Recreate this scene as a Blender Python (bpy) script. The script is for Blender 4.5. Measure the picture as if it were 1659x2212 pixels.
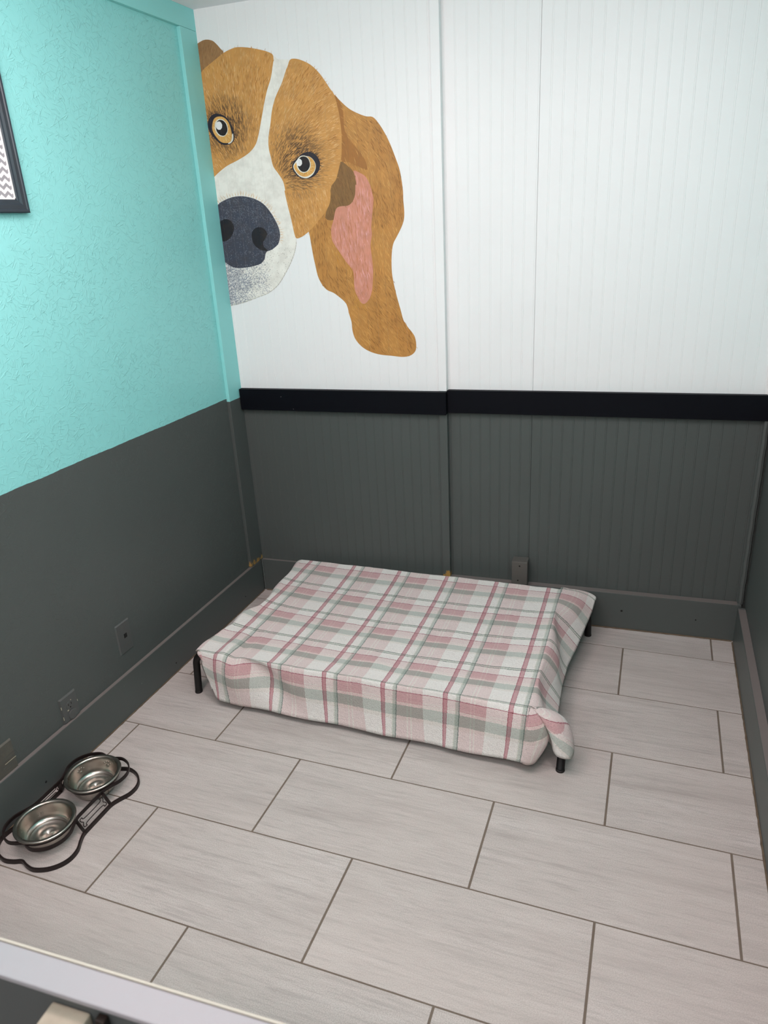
import bpy, bmesh, math, random
from mathutils import Vector, Matrix, noise
from mathutils.geometry import tessellate_polygon

# ------------------------------------------------------------------ clear
for o in list(bpy.data.objects):
    bpy.data.objects.remove(o, do_unlink=True)
scene = bpy.context.scene
COL = scene.collection
R = random.Random(7)

# ------------------------------------------------------------------ camera
CAM_POS = Vector((0.3724, -2.5261, 1.5562))
CAM_RT = Vector((0.9379, 0.3428, -0.0523))
CAM_UP = Vector((-0.0810, 0.3633, 0.9282))
CAM_FW = Vector((-0.3372, 0.8663, -0.3685))
cam_data = bpy.data.cameras.new('camera')
cam_data.sensor_fit = 'HORIZONTAL'
cam_data.sensor_width = 36.0
cam_data.lens = 36.0 * 1553.5 / 1659.0
cam_data.clip_start = 0.02
cam_data.dof.use_dof = True
cam_data.dof.focus_distance = 2.55
cam_data.dof.aperture_fstop = 9.0
cam = bpy.data.objects.new('camera', cam_data)
mw = Matrix((CAM_RT.normalized(), CAM_UP.normalized(), (-CAM_FW).normalized())).transposed().to_4x4()
mw.translation = CAM_POS
cam.matrix_world = mw
COL.objects.link(cam)
scene.camera = cam

# ------------------------------------------------------------------ world, lamps, exposure
world = bpy.data.worlds.new('world')
scene.world = world
world.use_nodes = True
wbg = world.node_tree.nodes['Background']
wbg.inputs[0].default_value = (1.0, 0.97, 0.96, 1)
wbg.inputs[1].default_value = 0.42

def fill_point(name, loc, power, color, radius=0.11):
    """unseen point light added below the ceiling, to lift the upper walls"""
    d = bpy.data.lights.new(name, 'POINT')
    d.energy = power
    d.color = color
    d.shadow_soft_size = radius
    o = bpy.data.objects.new(name, d)
    o.location = loc
    COL.objects.link(o)
    return o
def panel(name, loc, sx, sy, power, color):
    """flat ceiling light, shining down"""
    d = bpy.data.lights.new(name, 'AREA')
    d.shape = 'RECTANGLE'
    d.size, d.size_y = sx, sy
    d.energy = power
    d.color = color
    o = bpy.data.objects.new(name, d)
    o.location = loc
    COL.objects.link(o)
    return o
LAMP = (1.0, 0.812, 0.812)
panel('ceiling_panel_lamp', (-0.25, -1.25, 2.292), 1.15, 0.30, 7.0, LAMP)
fill_point('room_fill', (-0.82, -1.50, 2.08), 10.0, LAMP)  # added pair without fixtures, evens out the light on the walls
fill_point('room_fill', (0.36, -1.50, 2.08), 10.0, LAMP)
fill_point('corridor_fill', (-0.60, -2.95, 2.08), 16.0, LAMP)  # added pair behind the camera, brightens the top of the back wall
fill_point('corridor_fill', (0.40, -2.95, 2.08), 16.0, LAMP)

scene.view_settings.view_transform = 'Standard'
scene.view_settings.look = 'None'
scene.view_settings.gamma = 1.0
scene.view_settings.use_curve_mapping = False
scene.view_settings.exposure = 0.66

# ------------------------------------------------------------------ helpers
def lin(r, g, b):
    f = lambda c: (c / 255 / 12.92) if c / 255 <= 0.04045 else ((c / 255 + 0.055) / 1.055) ** 2.4
    return (f(r), f(g), f(b), 1.0)

class MB:
    """collects faces, links them as one mesh object"""
    def __init__(self):
        self.v, self.f, self.mi, self.col = [], [], [], []
    def add(self, verts, faces, m=0, col=None):
        n = len(self.v)
        self.v += [tuple(p) for p in verts]
        for f in faces:
            self.f.append([n + k for k in f])
            self.mi.append(m)
            self.col.append(col)
    def box(self, lo, hi, m=0, bev=0.0, T=None):
        bm = bmesh.new()
        bmesh.ops.create_cube(bm, size=1.0)
        c = [(lo[k] + hi[k]) / 2 for k in range(3)]
        s = [hi[k] - lo[k] for k in range(3)]
        for v in bm.verts:
            v.co = Vector((c[0] + v.co.x * s[0], c[1] + v.co.y * s[1], c[2] + v.co.z * s[2]))
        if bev > 0:
            bmesh.ops.bevel(bm, geom=list(bm.edges), offset=bev, segments=2, affect='EDGES', profile=0.6)
        self.bm(bm, m, T)
        return self
    def bm(self, bm, m=0, T=None):
        bm.verts.index_update()
        vs = [(T @ v.co) if T else v.co.copy() for v in bm.verts]
        self.add(vs, [[v.index for v in f.verts] for f in bm.faces], m)
        bm.free()
    def sweep(self, pts, prof, closed=False, m=0, up=Vector((0, 0, 1)), caps=True):
        """profile = list of (side, height) swept along pts, kept upright"""
        n, k = len(pts), len(prof)
        vs = []
        for i, p in enumerate(pts):
            p = Vector(p)
            a = Vector(pts[(i - 1) % n]) if (closed or i > 0) else p
            b = Vector(pts[(i + 1) % n]) if (closed or i < n - 1) else p
            t = (b - a).normalized()
            s = t.cross(up)
            s = s.normalized() if s.length > 1e-6 else Vector((1, 0, 0))
            u = s.cross(t).normalized()
            for x, y in prof:
                vs.append(p + s * x + u * y)
        fs = []
        for i in range(n if closed else n - 1):
            j = (i + 1) % n
            for q in range(k):
                q2 = (q + 1) % k
                fs.append([i * k + q, i * k + q2, j * k + q2, j * k + q])
        if not closed and caps:
            fs.append([q for q in range(k)][::-1])
            fs.append([(n - 1) * k + q for q in range(k)])
        self.add(vs, fs, m)
        return self
    def tube(self, pts, r, seg=10, closed=False, m=0):
        """round tube with parallel-transported rings"""
        n = len(pts)
        pts = [Vector(p) for p in pts]
        prev = None
        vs = []
        for i in range(n):
            a = pts[(i - 1) % n] if (closed or i > 0) else pts[i]
            b = pts[(i + 1) % n] if (closed or i < n - 1) else pts[i]
            t = (b - a).normalized()
            if prev is None:
                w = Vector((0, 0, 1)) if abs(t.z) < 0.9 else Vector((1, 0, 0))
                s = t.cross(w).normalized()
            else:
                s = (prev - t * prev.dot(t)).normalized()
            prev = s
            u = t.cross(s)
            rr = r[i] if isinstance(r, (list, tuple)) else r
            for q in range(seg):
                an = 2 * math.pi * q / seg
                vs.append(pts[i] + s * math.cos(an) * rr + u * math.sin(an) * rr)
        fs = []
        for i in range(n if closed else n - 1):
            j = (i + 1) % n
            for q in range(seg):
                q2 = (q + 1) % seg
                fs.append([i * seg + q, i * seg + q2, j * seg + q2, j * seg + q])
        if not closed:
            fs.append(list(range(seg))[::-1])
            fs.append([(n - 1) * seg + q for q in range(seg)])
        self.add(vs, fs, m)
        return self
    def lathe(self, prof, c, seg=64, m=0):
        """closed-off surface of revolution about z through c; prof = (r, z)"""
        vs = []
        for r, z in prof:
            for q in range(seg):
                a = 2 * math.pi * q / seg
                vs.append((c[0] + r * math.cos(a), c[1] + r * math.sin(a), c[2] + z))
        fs = []
        for i in range(len(prof) - 1):
            for q in range(seg):
                q2 = (q + 1) % seg
                fs.append([i * seg + q, i * seg + q2, (i + 1) * seg + q2, (i + 1) * seg + q])
        self.add(vs, fs, m)
        return self
    def build(self, name, mats, parent=None, smooth=False, recalc=True, label=None):
        me = bpy.data.meshes.new(name)
        me.from_pydata(self.v, [], self.f)
        if not isinstance(mats, (list, tuple)):
            mats = [mats]
        for mm in mats:
            me.materials.append(mm)
        if len(mats) > 1:
            me.polygons.foreach_set('material_index', self.mi)
        if any(c is not None for c in self.col):
            at = me.color_attributes.new('paint', 'FLOAT_COLOR', 'CORNER')
            buf = []
            for f, c in zip(self.f, self.col):
                buf += list(c or (0.5, 0.5, 0.5, 1)) * len(f)
            at.data.foreach_set('color', buf)
        if recalc:
            bm = bmesh.new()
            bm.from_mesh(me)
            bmesh.ops.recalc_face_normals(bm, faces=bm.faces)
            bm.to_mesh(me)
            bm.free()
        if smooth:
            me.polygons.foreach_set('use_smooth', [True] * len(me.polygons))
        me.update()
        o = bpy.data.objects.new(name, me)
        COL.objects.link(o)
        if parent:
            o.parent = parent
        if label:
            o['label'] = label
        return o

def structure(o, label, cat):
    o['kind'] = 'structure'
    o['label'] = label
    o['category'] = cat
    return o
def tag(o, label, cat, group=None):
    o['label'] = label
    o['category'] = cat
    if group:
        o['group'] = group
    return o
def thing(name, loc, label, cat, rz=0.0, group=None):
    o = bpy.data.objects.new(name, None)
    o.empty_display_size = 0.05
    o.location = loc
    o.rotation_euler = (0, 0, rz)
    COL.objects.link(o)
    return tag(o, label, cat, group)
def smooth_angle(o, deg=40):
    me = o.data
    me.polygons.foreach_set('use_smooth', [True] * len(me.polygons))
    try:
        me.set_sharp_from_angle(angle=math.radians(deg))
    except Exception:
        pass
    return o
def catmull(P, n, closed=False):
    """n samples per span through the points"""
    P = [Vector(p) for p in P]
    out = []
    m = len(P)
    for i in range(m if closed else m - 1):
        a = P[(i - 1) % m] if (closed or i > 0) else P[i]
        b, c = P[i], P[(i + 1) % m]
        d = P[(i + 2) % m] if (closed or i < m - 2) else c
        for k in range(n):
            t = k / n
            out.append(0.5 * ((2 * b) + (c - a) * t + (2 * a - 5 * b + 4 * c - d) * t * t + (3 * b - a - 3 * c + d) * t ** 3))
    if not closed:
        out.append(P[-1])
    return out
def interp(L, x):
    """piecewise-smooth lookup in [(x, v...)] with x increasing"""
    if x <= L[0][0]:
        return Vector(L[0][1:]) if len(L[0]) > 2 else L[0][1]
    for a, b in zip(L, L[1:]):
        if x <= b[0]:
            t = (x - a[0]) / (b[0] - a[0])
            t = t * t * (3 - 2 * t) * 0.5 + t * 0.5
            if len(a) > 2:
                return Vector(a[1:]).lerp(Vector(b[1:]), t)
            return a[1] + (b[1] - a[1]) * t
    return Vector(L[-1][1:]) if len(L[-1]) > 2 else L[-1][1]

# ------------------------------------------------------------------ materials
class NT:
    def __init__(self, name):
        self.m = bpy.data.materials.new(name)
        self.m.use_nodes = True
        self.t = self.m.node_tree
        self.b = self.t.nodes['Principled BSDF']
        self._pos = None
    def n(self, typ, **kw):
        x = self.t.nodes.new(typ)
        for k, v in kw.items():
            if k == 'inp':
                for a, b in v.items():
                    if hasattr(b, 'bl_rna') and b.bl_rna.identifier.startswith('NodeSocket'):
                        self.t.links.new(b, x.inputs[a])
                    else:
                        x.inputs[a].default_value = b
            else:
                setattr(x, k, v)
        return x
    def link(self, a, b):
        self.t.links.new(a, b)
    def pos(self):
        if self._pos is None:
            self._pos = self.n('ShaderNodeNewGeometry').outputs['Position']
        return self._pos
    def noise(self, scale, detail=3, rough=0.55, vec=None, dist=0.0):
        x = self.n('ShaderNodeTexNoise', inp={'Scale': scale, 'Detail': detail, 'Roughness': rough, 'Distortion': dist, 'Vector': vec or self.pos()})
        return x.outputs['Fac']
    def scaled(self, sx, sy, sz, vec=None, off=None):
        m = self.n('ShaderNodeMapping', inp={'Vector': vec or self.pos(), 'Scale': (sx, sy, sz)})
        if off is not None:
            self.link(off, m.inputs['Location'])
        return m.outputs[0]
    def ramp(self, fac, stops, mode='LINEAR'):
        x = self.n('ShaderNodeValToRGB', inp={'Fac': fac})
        cr = x.color_ramp
        cr.interpolation = mode
        while len(cr.elements) > 1:
            cr.elements.remove(cr.elements[-1])
        cr.elements[0].position = stops[0][0]
        cr.elements[0].color = stops[0][1] if len(stops[0][1]) == 4 else (*stops[0][1], 1)
        for p, c in stops[1:]:
            e = cr.elements.new(p)
            e.color = c if len(c) == 4 else (*c, 1)
        return x.outputs['Color']
    def mix(self, fac, a, b, mode='MIX'):
        x = self.n('ShaderNodeMix', data_type='RGBA', blend_type=mode)
        for sock, val in ((x.inputs[0], fac), (x.inputs[6], a), (x.inputs[7], b)):
            if hasattr(val, 'bl_rna') and val.bl_rna.identifier.startswith('NodeSocket'):
                self.link(val, sock)
            else:
                sock.default_value = val
        return x.outputs[2]
    def math(self, op, a, b=0.0, c=None, clamp=False):
        x = self.n('ShaderNodeMath', operation=op, use_clamp=clamp)
        for k, val in enumerate((a, b) if c is None else (a, b, c)):
            if hasattr(val, 'bl_rna') and val.bl_rna.identifier.startswith('NodeSocket'):
                self.link(val, x.inputs[k])
            else:
                x.inputs[k].default_value = val
        return x.outputs[0]
    def xyz(self, vec=None):
        x = self.n('ShaderNodeSeparateXYZ', inp={0: vec or self.pos()})
        return x.outputs
    def bump(self, h, strength=0.3, dist=0.002, normal=None):
        x = self.n('ShaderNodeBump', inp={'Height': h, 'Strength': strength, 'Distance': dist})
        if normal:
            self.link(normal, x.inputs['Normal'])
        self.link(x.outputs[0], self.b.inputs['Normal'])
        return x.outputs[0]
    def set(self, col=None, rough=None, metal=None, spec=None):
        for k, val in (('Base Color', col), ('Roughness', rough), ('Metallic', metal), ('Specular IOR Level', spec)):
            if val is None:
                continue
            if hasattr(val, 'bl_rna') and val.bl_rna.identifier.startswith('NodeSocket'):
                self.link(val, self.b.inputs[k])
            else:
                self.b.inputs[k].default_value = val
        return self.m

WHITE = lin(233, 234, 234)
TEAL = lin(141, 213, 211)
GREY = lin(79, 85, 83)
BLACK = lin(8, 10, 17)
M = {}

def speckle(N, base, chip, scale=70, thr=0.79, fac=0.8):
    """sparse small chips of another colour"""
    h = N.noise(scale, 2, 0.5)
    h2 = N.noise(7, 2, 0.6)
    v = N.math('MULTIPLY', N.math('ADD', h, N.math('MULTIPLY', h2, 0.25)), 1.0)
    k = N.ramp(v, [(thr + 0.1, (0, 0, 0, 1)), (thr + 0.115, (1, 1, 1, 1))])
    return N.mix(N.math('MULTIPLY', k, fac), base, chip)

def paint(name, base, rough=0.45, bump=0.12, scale=220, chip=None, vary=0.06, thr=0.80):
    N = NT(name)
    n1 = N.noise(3.0, 4, 0.6)
    dark = tuple(c * (1 - vary) for c in base[:3]) + (1,)
    lite = tuple(min(1, c * (1 + vary)) for c in base[:3]) + (1,)
    c = N.mix(n1, dark, lite)
    if chip:
        c = speckle(N, c, chip, 60, thr)
    N.bump(N.noise(scale, 3, 0.6), bump, 0.001)
    return N.set(c, rough, spec=0.35)

def split_paint(name, upper, lower, zc, rough=0.45, wobble=0.004, osb=0.0, wear=None, chip=None):
    """two paints meeting at height zc along a hand-cut line"""
    N = NT(name)
    z = N.xyz()[2]
    w = N.math('MULTIPLY', N.math('SUBTRACT', N.noise(9, 3, 0.7), 0.5), wobble * 2)
    k = N.math('GREATER_THAN', N.math('ADD', z, w), zc)
    kz = k
    n1 = N.noise(2.5, 4, 0.6)
    up = N.mix(n1, tuple(c * 0.96 for c in upper[:3]) + (1,), tuple(min(1, c * 1.03) for c in upper[:3]) + (1,))
    lo = N.mix(n1, tuple(c * 0.92 for c in lower[:3]) + (1,), tuple(c * 1.08 for c in lower[:3]) + (1,))
    if chip:
        lo = speckle(N, lo, chip, 55, 0.815, 0.5)
    c = N.mix(k, lo, up)
    if wear:
        z0, z1, thr = wear
        zz = N.n('ShaderNodeMapRange', inp={0: z, 1: z0, 2: z1, 3: 1.0, 4: 0.0}).outputs[0]
        e = N.math('MULTIPLY', zz, N.noise(60, 4, 0.7, vec=N.scaled(1, 1, 0.4)))
        kk = N.ramp(e, [(thr, (0, 0, 0, 1)), (thr + 0.05, (1, 1, 1, 1))])
        c = N.mix(kk, c, lin(172, 136, 76))
    h = N.noise(240, 3, 0.6)
    if osb > 0:
        # pressed strands: short straight ridges lying every way
        tot = None
        for k, ang in enumerate((12, 38, 66, 97, 128, 158)):
            rot = N.n('ShaderNodeMapping', inp={'Vector': N.pos(), 'Rotation': (math.radians(ang), 0, 0), 'Location': (0, 3.1 * k, 1.7 * k)}).outputs[0]
            st = N.noise(1.0, 1, 0.4, vec=N.scaled(10, 26, 210, vec=rot))
            e = N.ramp(st, [(0.66, (0, 0, 0, 1)), (0.72, (1, 1, 1, 1))])
            tot = e if tot is None else N.math('ADD', tot, e)
        msk = N.ramp(N.noise(4.5, 3, 0.6), [(0.36, (0.25, 0.25, 0.25, 1)), (0.62, (1, 1, 1, 1))])
        hh = N.math('MULTIPLY', tot, msk)
        h = N.math('ADD', N.math('MULTIPLY', N.noise(90, 3, 0.6), 0.35), N.math('MULTIPLY', hh, osb))
        h = N.math('MULTIPLY', h, N.math('MULTIPLY_ADD', kz, 0.72, 0.28))
        N.bump(h, 0.5, 0.0022)
    else:
        N.bump(h, 0.12, 0.001)
    return N.set(c, rough, spec=0.35)

M['wall_left'] = split_paint('left_wall_paint', TEAL, GREY, 0.928, 0.42, 0.004, osb=1.3)
M['wall_right'] = split_paint('right_wall_paint', TEAL, GREY, 0.928, 0.45, 0.004)
M['corner_trim'] = split_paint('corner_trim_paint', TEAL, GREY, 0.916, 0.42, 0.003, wear=(0.155, 0.25, 0.40))
M['plank'] = split_paint('beadboard_paint', WHITE, GREY, 0.912, 0.40, 0.0)
M['batten'] = split_paint('batten_paint', WHITE, GREY, 0.956, 0.40, 0.0, wear=(0.165, 0.26, 0.40))
M['grey'] = paint('grey_paint', GREY, 0.42, 0.12, chip=lin(190, 190, 180), thr=0.83)
M['ledge'] = paint('lit_grey_edge', lin(112, 107, 104), 0.6, 0.12)  # light on the baseboard tops, put into a paler grey
M['teal'] = paint('teal_paint', TEAL, 0.42)
M['white'] = paint('white_paint', WHITE, 0.5)
M['band'] = paint('navy_black_paint', BLACK, 0.55, 0.10, chip=lin(130, 130, 130), thr=0.845)
M['block'] = paint('grey_paint_worn', lin(88, 86, 82), 0.5, 0.4, 90, chip=lin(170, 165, 155), thr=0.80)

N = NT('ceiling_white')
M['ceiling'] = N.set(lin(243, 240, 243), 0.8)

N = NT('grout')
M['grout'] = N.set(N.mix(N.noise(14, 3), lin(92, 80, 70), lin(122, 112, 100)), 0.9)
N = NT('brown_caulk')
M['caulk'] = N.set(N.mix(N.noise(40, 4), lin(58, 50, 42), lin(120, 104, 84)), 0.9)

# floor tile: streaked porcelain, streaks along the tile
N = NT('grey_porcelain')
rnd = N.n('ShaderNodeObjectInfo').outputs['Random']
off = N.n('ShaderNodeCombineXYZ', inp={0: N.math('MULTIPLY', rnd, 37.0), 1: N.math('MULTIPLY', rnd, 91.0), 2: 0.0}).outputs[0]
v1 = N.scaled(1.3, 15.0, 1.0, off=off)
v2 = N.scaled(4.0, 70.0, 1.0, off=off)
s1 = N.noise(1.0, 5, 0.62, vec=v1, dist=0.6)
s2 = N.noise(1.0, 4, 0.65, vec=v2, dist=0.3)
gr = N.noise(430, 2, 0.6)
s3 = N.noise(1.0, 3, 0.6, vec=N.scaled(13.0, 170.0, 1.0, off=off), dist=0.4)
c = N.ramp(s1, [(0.30, lin(174, 167, 162)), (0.45, lin(188, 182, 177)), (0.56, lin(194, 188, 183)), (0.72, lin(204, 199, 195))])
c = N.mix(N.ramp(s2, [(0.34, (0.34, 0.34, 0.34, 1)), (0.46, (0, 0, 0, 1))]), c, lin(140, 134, 131))
c = N.mix(N.ramp(s2, [(0.60, (0, 0, 0, 1)), (0.72, (0.4, 0.4, 0.4, 1))]), c, lin(208, 204, 200))
c = N.mix(N.ramp(gr, [(0.40, (0.55, 0.55, 0.55, 1)), (0.58, (0, 0, 0, 1))]), c, lin(148, 142, 137))
c = N.mix(N.ramp(s3, [(0.36, (0.32, 0.32, 0.32, 1)), (0.47, (0, 0, 0, 1))]), c, lin(150, 144, 140))
c = N.mix(N.ramp(s3, [(0.58, (0, 0, 0, 1)), (0.70, (0.3, 0.3, 0.3, 1))]), c, lin(206, 201, 197))
tint = N.noise(1.6, 2, 0.5, vec=N.scaled(1, 1, 1, off=off))
c = N.mix(N.ramp(tint, [(0.42, (0, 0, 0, 1)), (0.62, (0.28, 0.28, 0.28, 1))]), c, lin(192, 183, 177))
N.bump(gr, 0.10, 0.0006)
M['tile'] = N.set(c, 0.48, spec=0.3)

M['band'].node_tree.nodes['Principled BSDF'].inputs['Specular IOR Level'].default_value = 0.12
def simple(name, col, rough=0.5, metal=0.0, vary=None, scale=30, bump=0.0, bscale=200):
    N = NT(name)
    c = col
    if vary:
        c = N.mix(N.noise(scale, 4), col, vary)
    if bump:
        N.bump(N.noise(bscale, 3), bump, 0.001)
    return N.set(c, rough, metal)
M['tube'] = simple('black_powder_coat', lin(13, 10, 10), 0.6, 0.0, lin(8, 7, 7))
M['sling'] = simple('grey_mesh_fabric', lin(66, 66, 68), 0.9, 0, lin(50, 50, 52), 200)
M['iron'] = simple('black_iron_strip', lin(20, 18, 18), 0.45, 0.2, lin(44, 30, 28), 22, 0.2, 300)
N = NT('brushed_steel')
aa = N.noise(14, 4, 0.6)
M['steel'] = N.set(N.mix(aa, lin(158, 153, 145), lin(182, 177, 169)), N.math('ADD', N.math('MULTIPLY', N.noise(30, 4), 0.16), 0.17), 1.0)
M['worn_plate'] = simple('worn_painted_plate', lin(66, 67, 64), 0.4, 0.0, lin(96, 94, 84), 40, 0.3, 120)
M['plate'] = simple('painted_plate', lin(80, 83, 82), 0.42, 0.0, lin(76, 79, 78), 60, 0.12)
M['hole'] = simple('dark_hole', lin(8, 8, 8), 0.9)
M['chip'] = simple('cream_chip', lin(190, 184, 160), 0.6)
M['frame'] = simple('dark_slate_frame', lin(44, 54, 62), 0.35, 0.0, lin(34, 42, 50), 12)
M['lip'] = simple('cream_lip', lin(232, 230, 226), 0.6)
M['cap'] = simple('pale_laminate', lin(148, 143, 147), 0.5, 0.0, lin(134, 138, 141), 7)
M['liner'] = simple('cream_liner', lin(168, 164, 152), 0.5)
M['gate'] = simple('gate_dark_grey', lin(74, 80, 80), 0.5, 0.0, lin(60, 66, 66), 4)
M['rawwood'] = simple('bare_pale_wood', lin(158, 149, 133), 0.7, 0.0, lin(132, 123, 108), 60, 0.3)
M['screw'] = simple('dark_screw', lin(46, 36, 32), 0.4, 0.6)
M['shade_glass'] = simple('paper_grey_dot', lin(150, 152, 158), 0.6)

# flat print: grey chevrons on white
N = NT('chevron_print')
o3 = N.xyz()
yy = N.math('MULTIPLY', o3[1], 1 / 0.023)
tri = N.math('ABSOLUTE', N.math('SUBTRACT', N.math('FRACT', yy), 0.5))
st = N.math('FRACT', N.math('ADD', N.math('MULTIPLY', o3[2], 1 / 0.0195), N.math('MULTIPLY', tri, 0.95)))
M['chevron'] = N.set(N.mix(N.math('GREATER_THAN', st, 0.52), lin(228, 226, 224), lin(146, 146, 150)), 0.55)

# mural paint: pigment per brush stroke
N = NT('mural_paint')
at = N.n('ShaderNodeAttribute', attribute_name='paint').outputs['Color']
nn = N.noise(26, 4, 0.65)
c = N.mix(N.ramp(nn, [(0.35, (0.16, 0.16, 0.16, 1)), (0.6, (0, 0, 0, 1))]), at, (0.10, 0.06, 0.03, 1))
N.bump(N.noise(260, 3), 0.1, 0.0006)
M['mural'] = N.set(c, 0.5, spec=0.3)

# plaid fleece, drawn in the blanket's own cloth coordinates (metres in UV)
N = NT('plaid_fleece')
uv = N.n('ShaderNodeUVMap').outputs[0]
fz = N.n('ShaderNodeTexNoise', inp={'Scale': 260.0, 'Detail': 3.0, 'Vector': N.pos()})
jit = N.n('ShaderNodeVectorMath', operation='MULTIPLY_ADD', inp={0: fz.outputs['Color'], 1: (0.0055, 0.0055, 0), 2: uv}).outputs[0]
sx = N.xyz(jit)
PU, PV = 0.2082, 0.1962
fu = N.math('FRACT', N.math('ADD', N.math('MULTIPLY', sx[0], 1 / PU), 10.03))
fv = N.math('FRACT', N.math('ADD', N.math('MULTIPLY', sx[1], 1 / PV), 10.02))
W_ = (1, 1, 1, 1)
PINK = (0.91, 0.785, 0.795, 1)
VPINK = (0.915, 0.795, 0.805, 1)
ROSE = (0.72, 0.43, 0.475, 1)
ROSE_E = (0.52, 0.22, 0.27, 1)
GRN = (0.64, 0.70, 0.67, 1)
GRN_L = (0.78, 0.815, 0.765, 1)
GRN_D = (0.27, 0.33, 0.31, 1)
LITE = (0.95, 0.90, 0.88, 1)
tu = N.ramp(fu, [(0.0, ROSE_E), (0.010, ROSE), (0.060, ROSE_E), (0.070, W_), (0.195, GRN_L), (0.21, GRN), (0.250, GRN_D), (0.264, PINK),
                 (0.425, LITE), (0.445, PINK), (0.480, LITE), (0.50, PINK), (0.672, W_), (0.995, ROSE_E)], 'CONSTANT')
tv = N.ramp(fv, [(0.0, GRN_D), (0.016, GRN_L), (0.050, GRN_D), (0.066, W_), (0.245, ROSE_E), (0.258, VPINK), (0.40, (0.95, 0.88, 0.875, 1)),
                 (0.425, VPINK), (0.445, LITE), (0.46, (0.95, 0.88, 0.875, 1)), (0.49, GRN), (0.645, (0.93, 0.92, 0.90, 1)), (0.70, W_)], 'CONSTANT')
c = N.mix(1.0, (0.93, 0.915, 0.87, 1), tu, 'MULTIPLY')
c = N.mix(1.0, c, tv, 'MULTIPLY')
mu = N.ramp(fu, [(0.0, (0, 0, 0, 1)), (0.264, W_), (0.672, (0, 0, 0, 1))], 'CONSTANT')
mp = N.ramp(fv, [(0.0, (0, 0, 0, 1)), (0.258, W_), (0.445, (0, 0, 0, 1))], 'CONSTANT')
mg = N.ramp(fv, [(0.0, (0, 0, 0, 1)), (0.49, W_), (0.645, (0, 0, 0, 1))], 'CONSTANT')
c = N.mix(N.math('MULTIPLY', mu, mp), c, (0.88, 0.73, 0.76, 1), 'MULTIPLY')      # warp and weft of one colour cross: full tone
c = N.mix(N.math('MULTIPLY', mu, mg), c, (0.80, 0.83, 0.81, 1), 'MULTIPLY')
fl = N.noise(330, 3, 0.75)
fl2 = N.noise(130, 3, 0.7)
c = N.mix(N.ramp(fl, [(0.36, (0.42, 0.42, 0.42, 1)), (0.56, (0, 0, 0, 1))]), c, (0.62, 0.61, 0.60, 1), 'MULTIPLY')
N.bump(N.math('ADD', fl, N.math('MULTIPLY', fl2, 0.7)), 0.8, 0.006)
M['fleece'] = N.set(c, 0.95, spec=0.05)
N.b.inputs['Sheen Weight'].default_value = 0.25
N.b.inputs['Sheen Roughness'].default_value = 0.6

# ================================================================== the room
XL, XR = -1.280, 0.764          # wall faces; boards stand 15 mm proud
FXL, FXR = -1.265, 0.738        # baseboard faces
ZC = 2.305
TH = math.atan(0.0365)          # the back wall is slightly askew to the tiles
BACK = Matrix.Translation((0, 0.131, 0)) @ Matrix.Rotation(TH, 4, 'Z')
def bk(s, d, z):
    """along the back wall, out of it (+ into the room), height"""
    return BACK @ Vector((s, -d, z))
def bbox(mb, s0, s1, d0, d1, z0, z1, bev=0.0, m=0):
    mb.box((s0, -d1, z0), (s1, -d0, z1), m, bev, BACK)

# ---- floor with single tiles
f = MB().box((-1.36, -3.4, -0.06), (0.83, 0.24, -0.0010))
floor = structure(f.build('floor', M['grout']), 'grey porcelain tile floor with brown grout', 'floor')
LX, LY = 0.6218, 0.3078
GX, GY = 0.0058, 0.0040
tile_cache = {}
def tile(x0, x1, y0, y1):
    w, h = round(x1 - x0, 4), round(y1 - y0, 4)
    if (w, h) not in tile_cache:
        c, t = 0.0005, 0.0010
        V = [(0, 0, -t), (w, 0, -t), (w, h, -t), (0, h, -t), (0, 0, -c), (w, 0, -c), (w, h, -c), (0, h, -c),
             (c, c, 0), (w - c, c, 0), (w - c, h - c, 0), (c, h - c, 0)]
        F = [[8, 9, 10, 11]]
        for k in range(4):
            j = (k + 1) % 4
            F += [[k, j, 4 + j, 4 + k], [4 + k, 4 + j, 8 + j, 8 + k]]
        me = bpy.data.meshes.new('tile')
        me.from_pydata(V, [], F)
        me.materials.append(M['tile'])
        tile_cache[(w, h)] = me
    o = bpy.data.objects.new('tile', tile_cache[(w, h)])
    o.location = (x0, y0, 0.0)
    COL.objects.link(o)
    o.parent = floor
TX0, TX1 = FXL - 0.004, FXR + 0.004
for r in range(-1, 8):
    ytop, ybot = -r * LY, -(r + 1) * LY
    if r == -1:
        ytop = 0.176
    base = 0.0386 if r % 2 else 0.3445
    for n in range(-4, 4):
        x0, x1 = base + n * LX, base + (n + 1) * LX
        a, b = max(x0 + GX / 2, TX0), min(x1 - GX / 2, TX1)
        if b - a > 0.02:
            tile(a, b, ybot + GY / 2, ytop - (GY / 2 if r >= 0 else 0))

# ---- side walls, ceiling
f = MB().box((XL - 0.06, -2.9, 0), (XL, 0.19, ZC))
wall_left = structure(f.build('wall_left', M['wall_left']), 'rough board wall painted teal above dark grey', 'wall')
f = MB().box((XR, -2.9, 0), (XR + 0.06, 0.24, ZC))
structure(f.build('wall_right', M['wall_right']), 'dark grey side wall at the right edge', 'wall')
f = MB().box((XL - 0.06, -3.6, ZC), (XR + 0.06, 0.24, ZC + 0.05))
structure(f.build('ceiling', M['ceiling']), 'plain white ceiling', 'ceiling')

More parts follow.
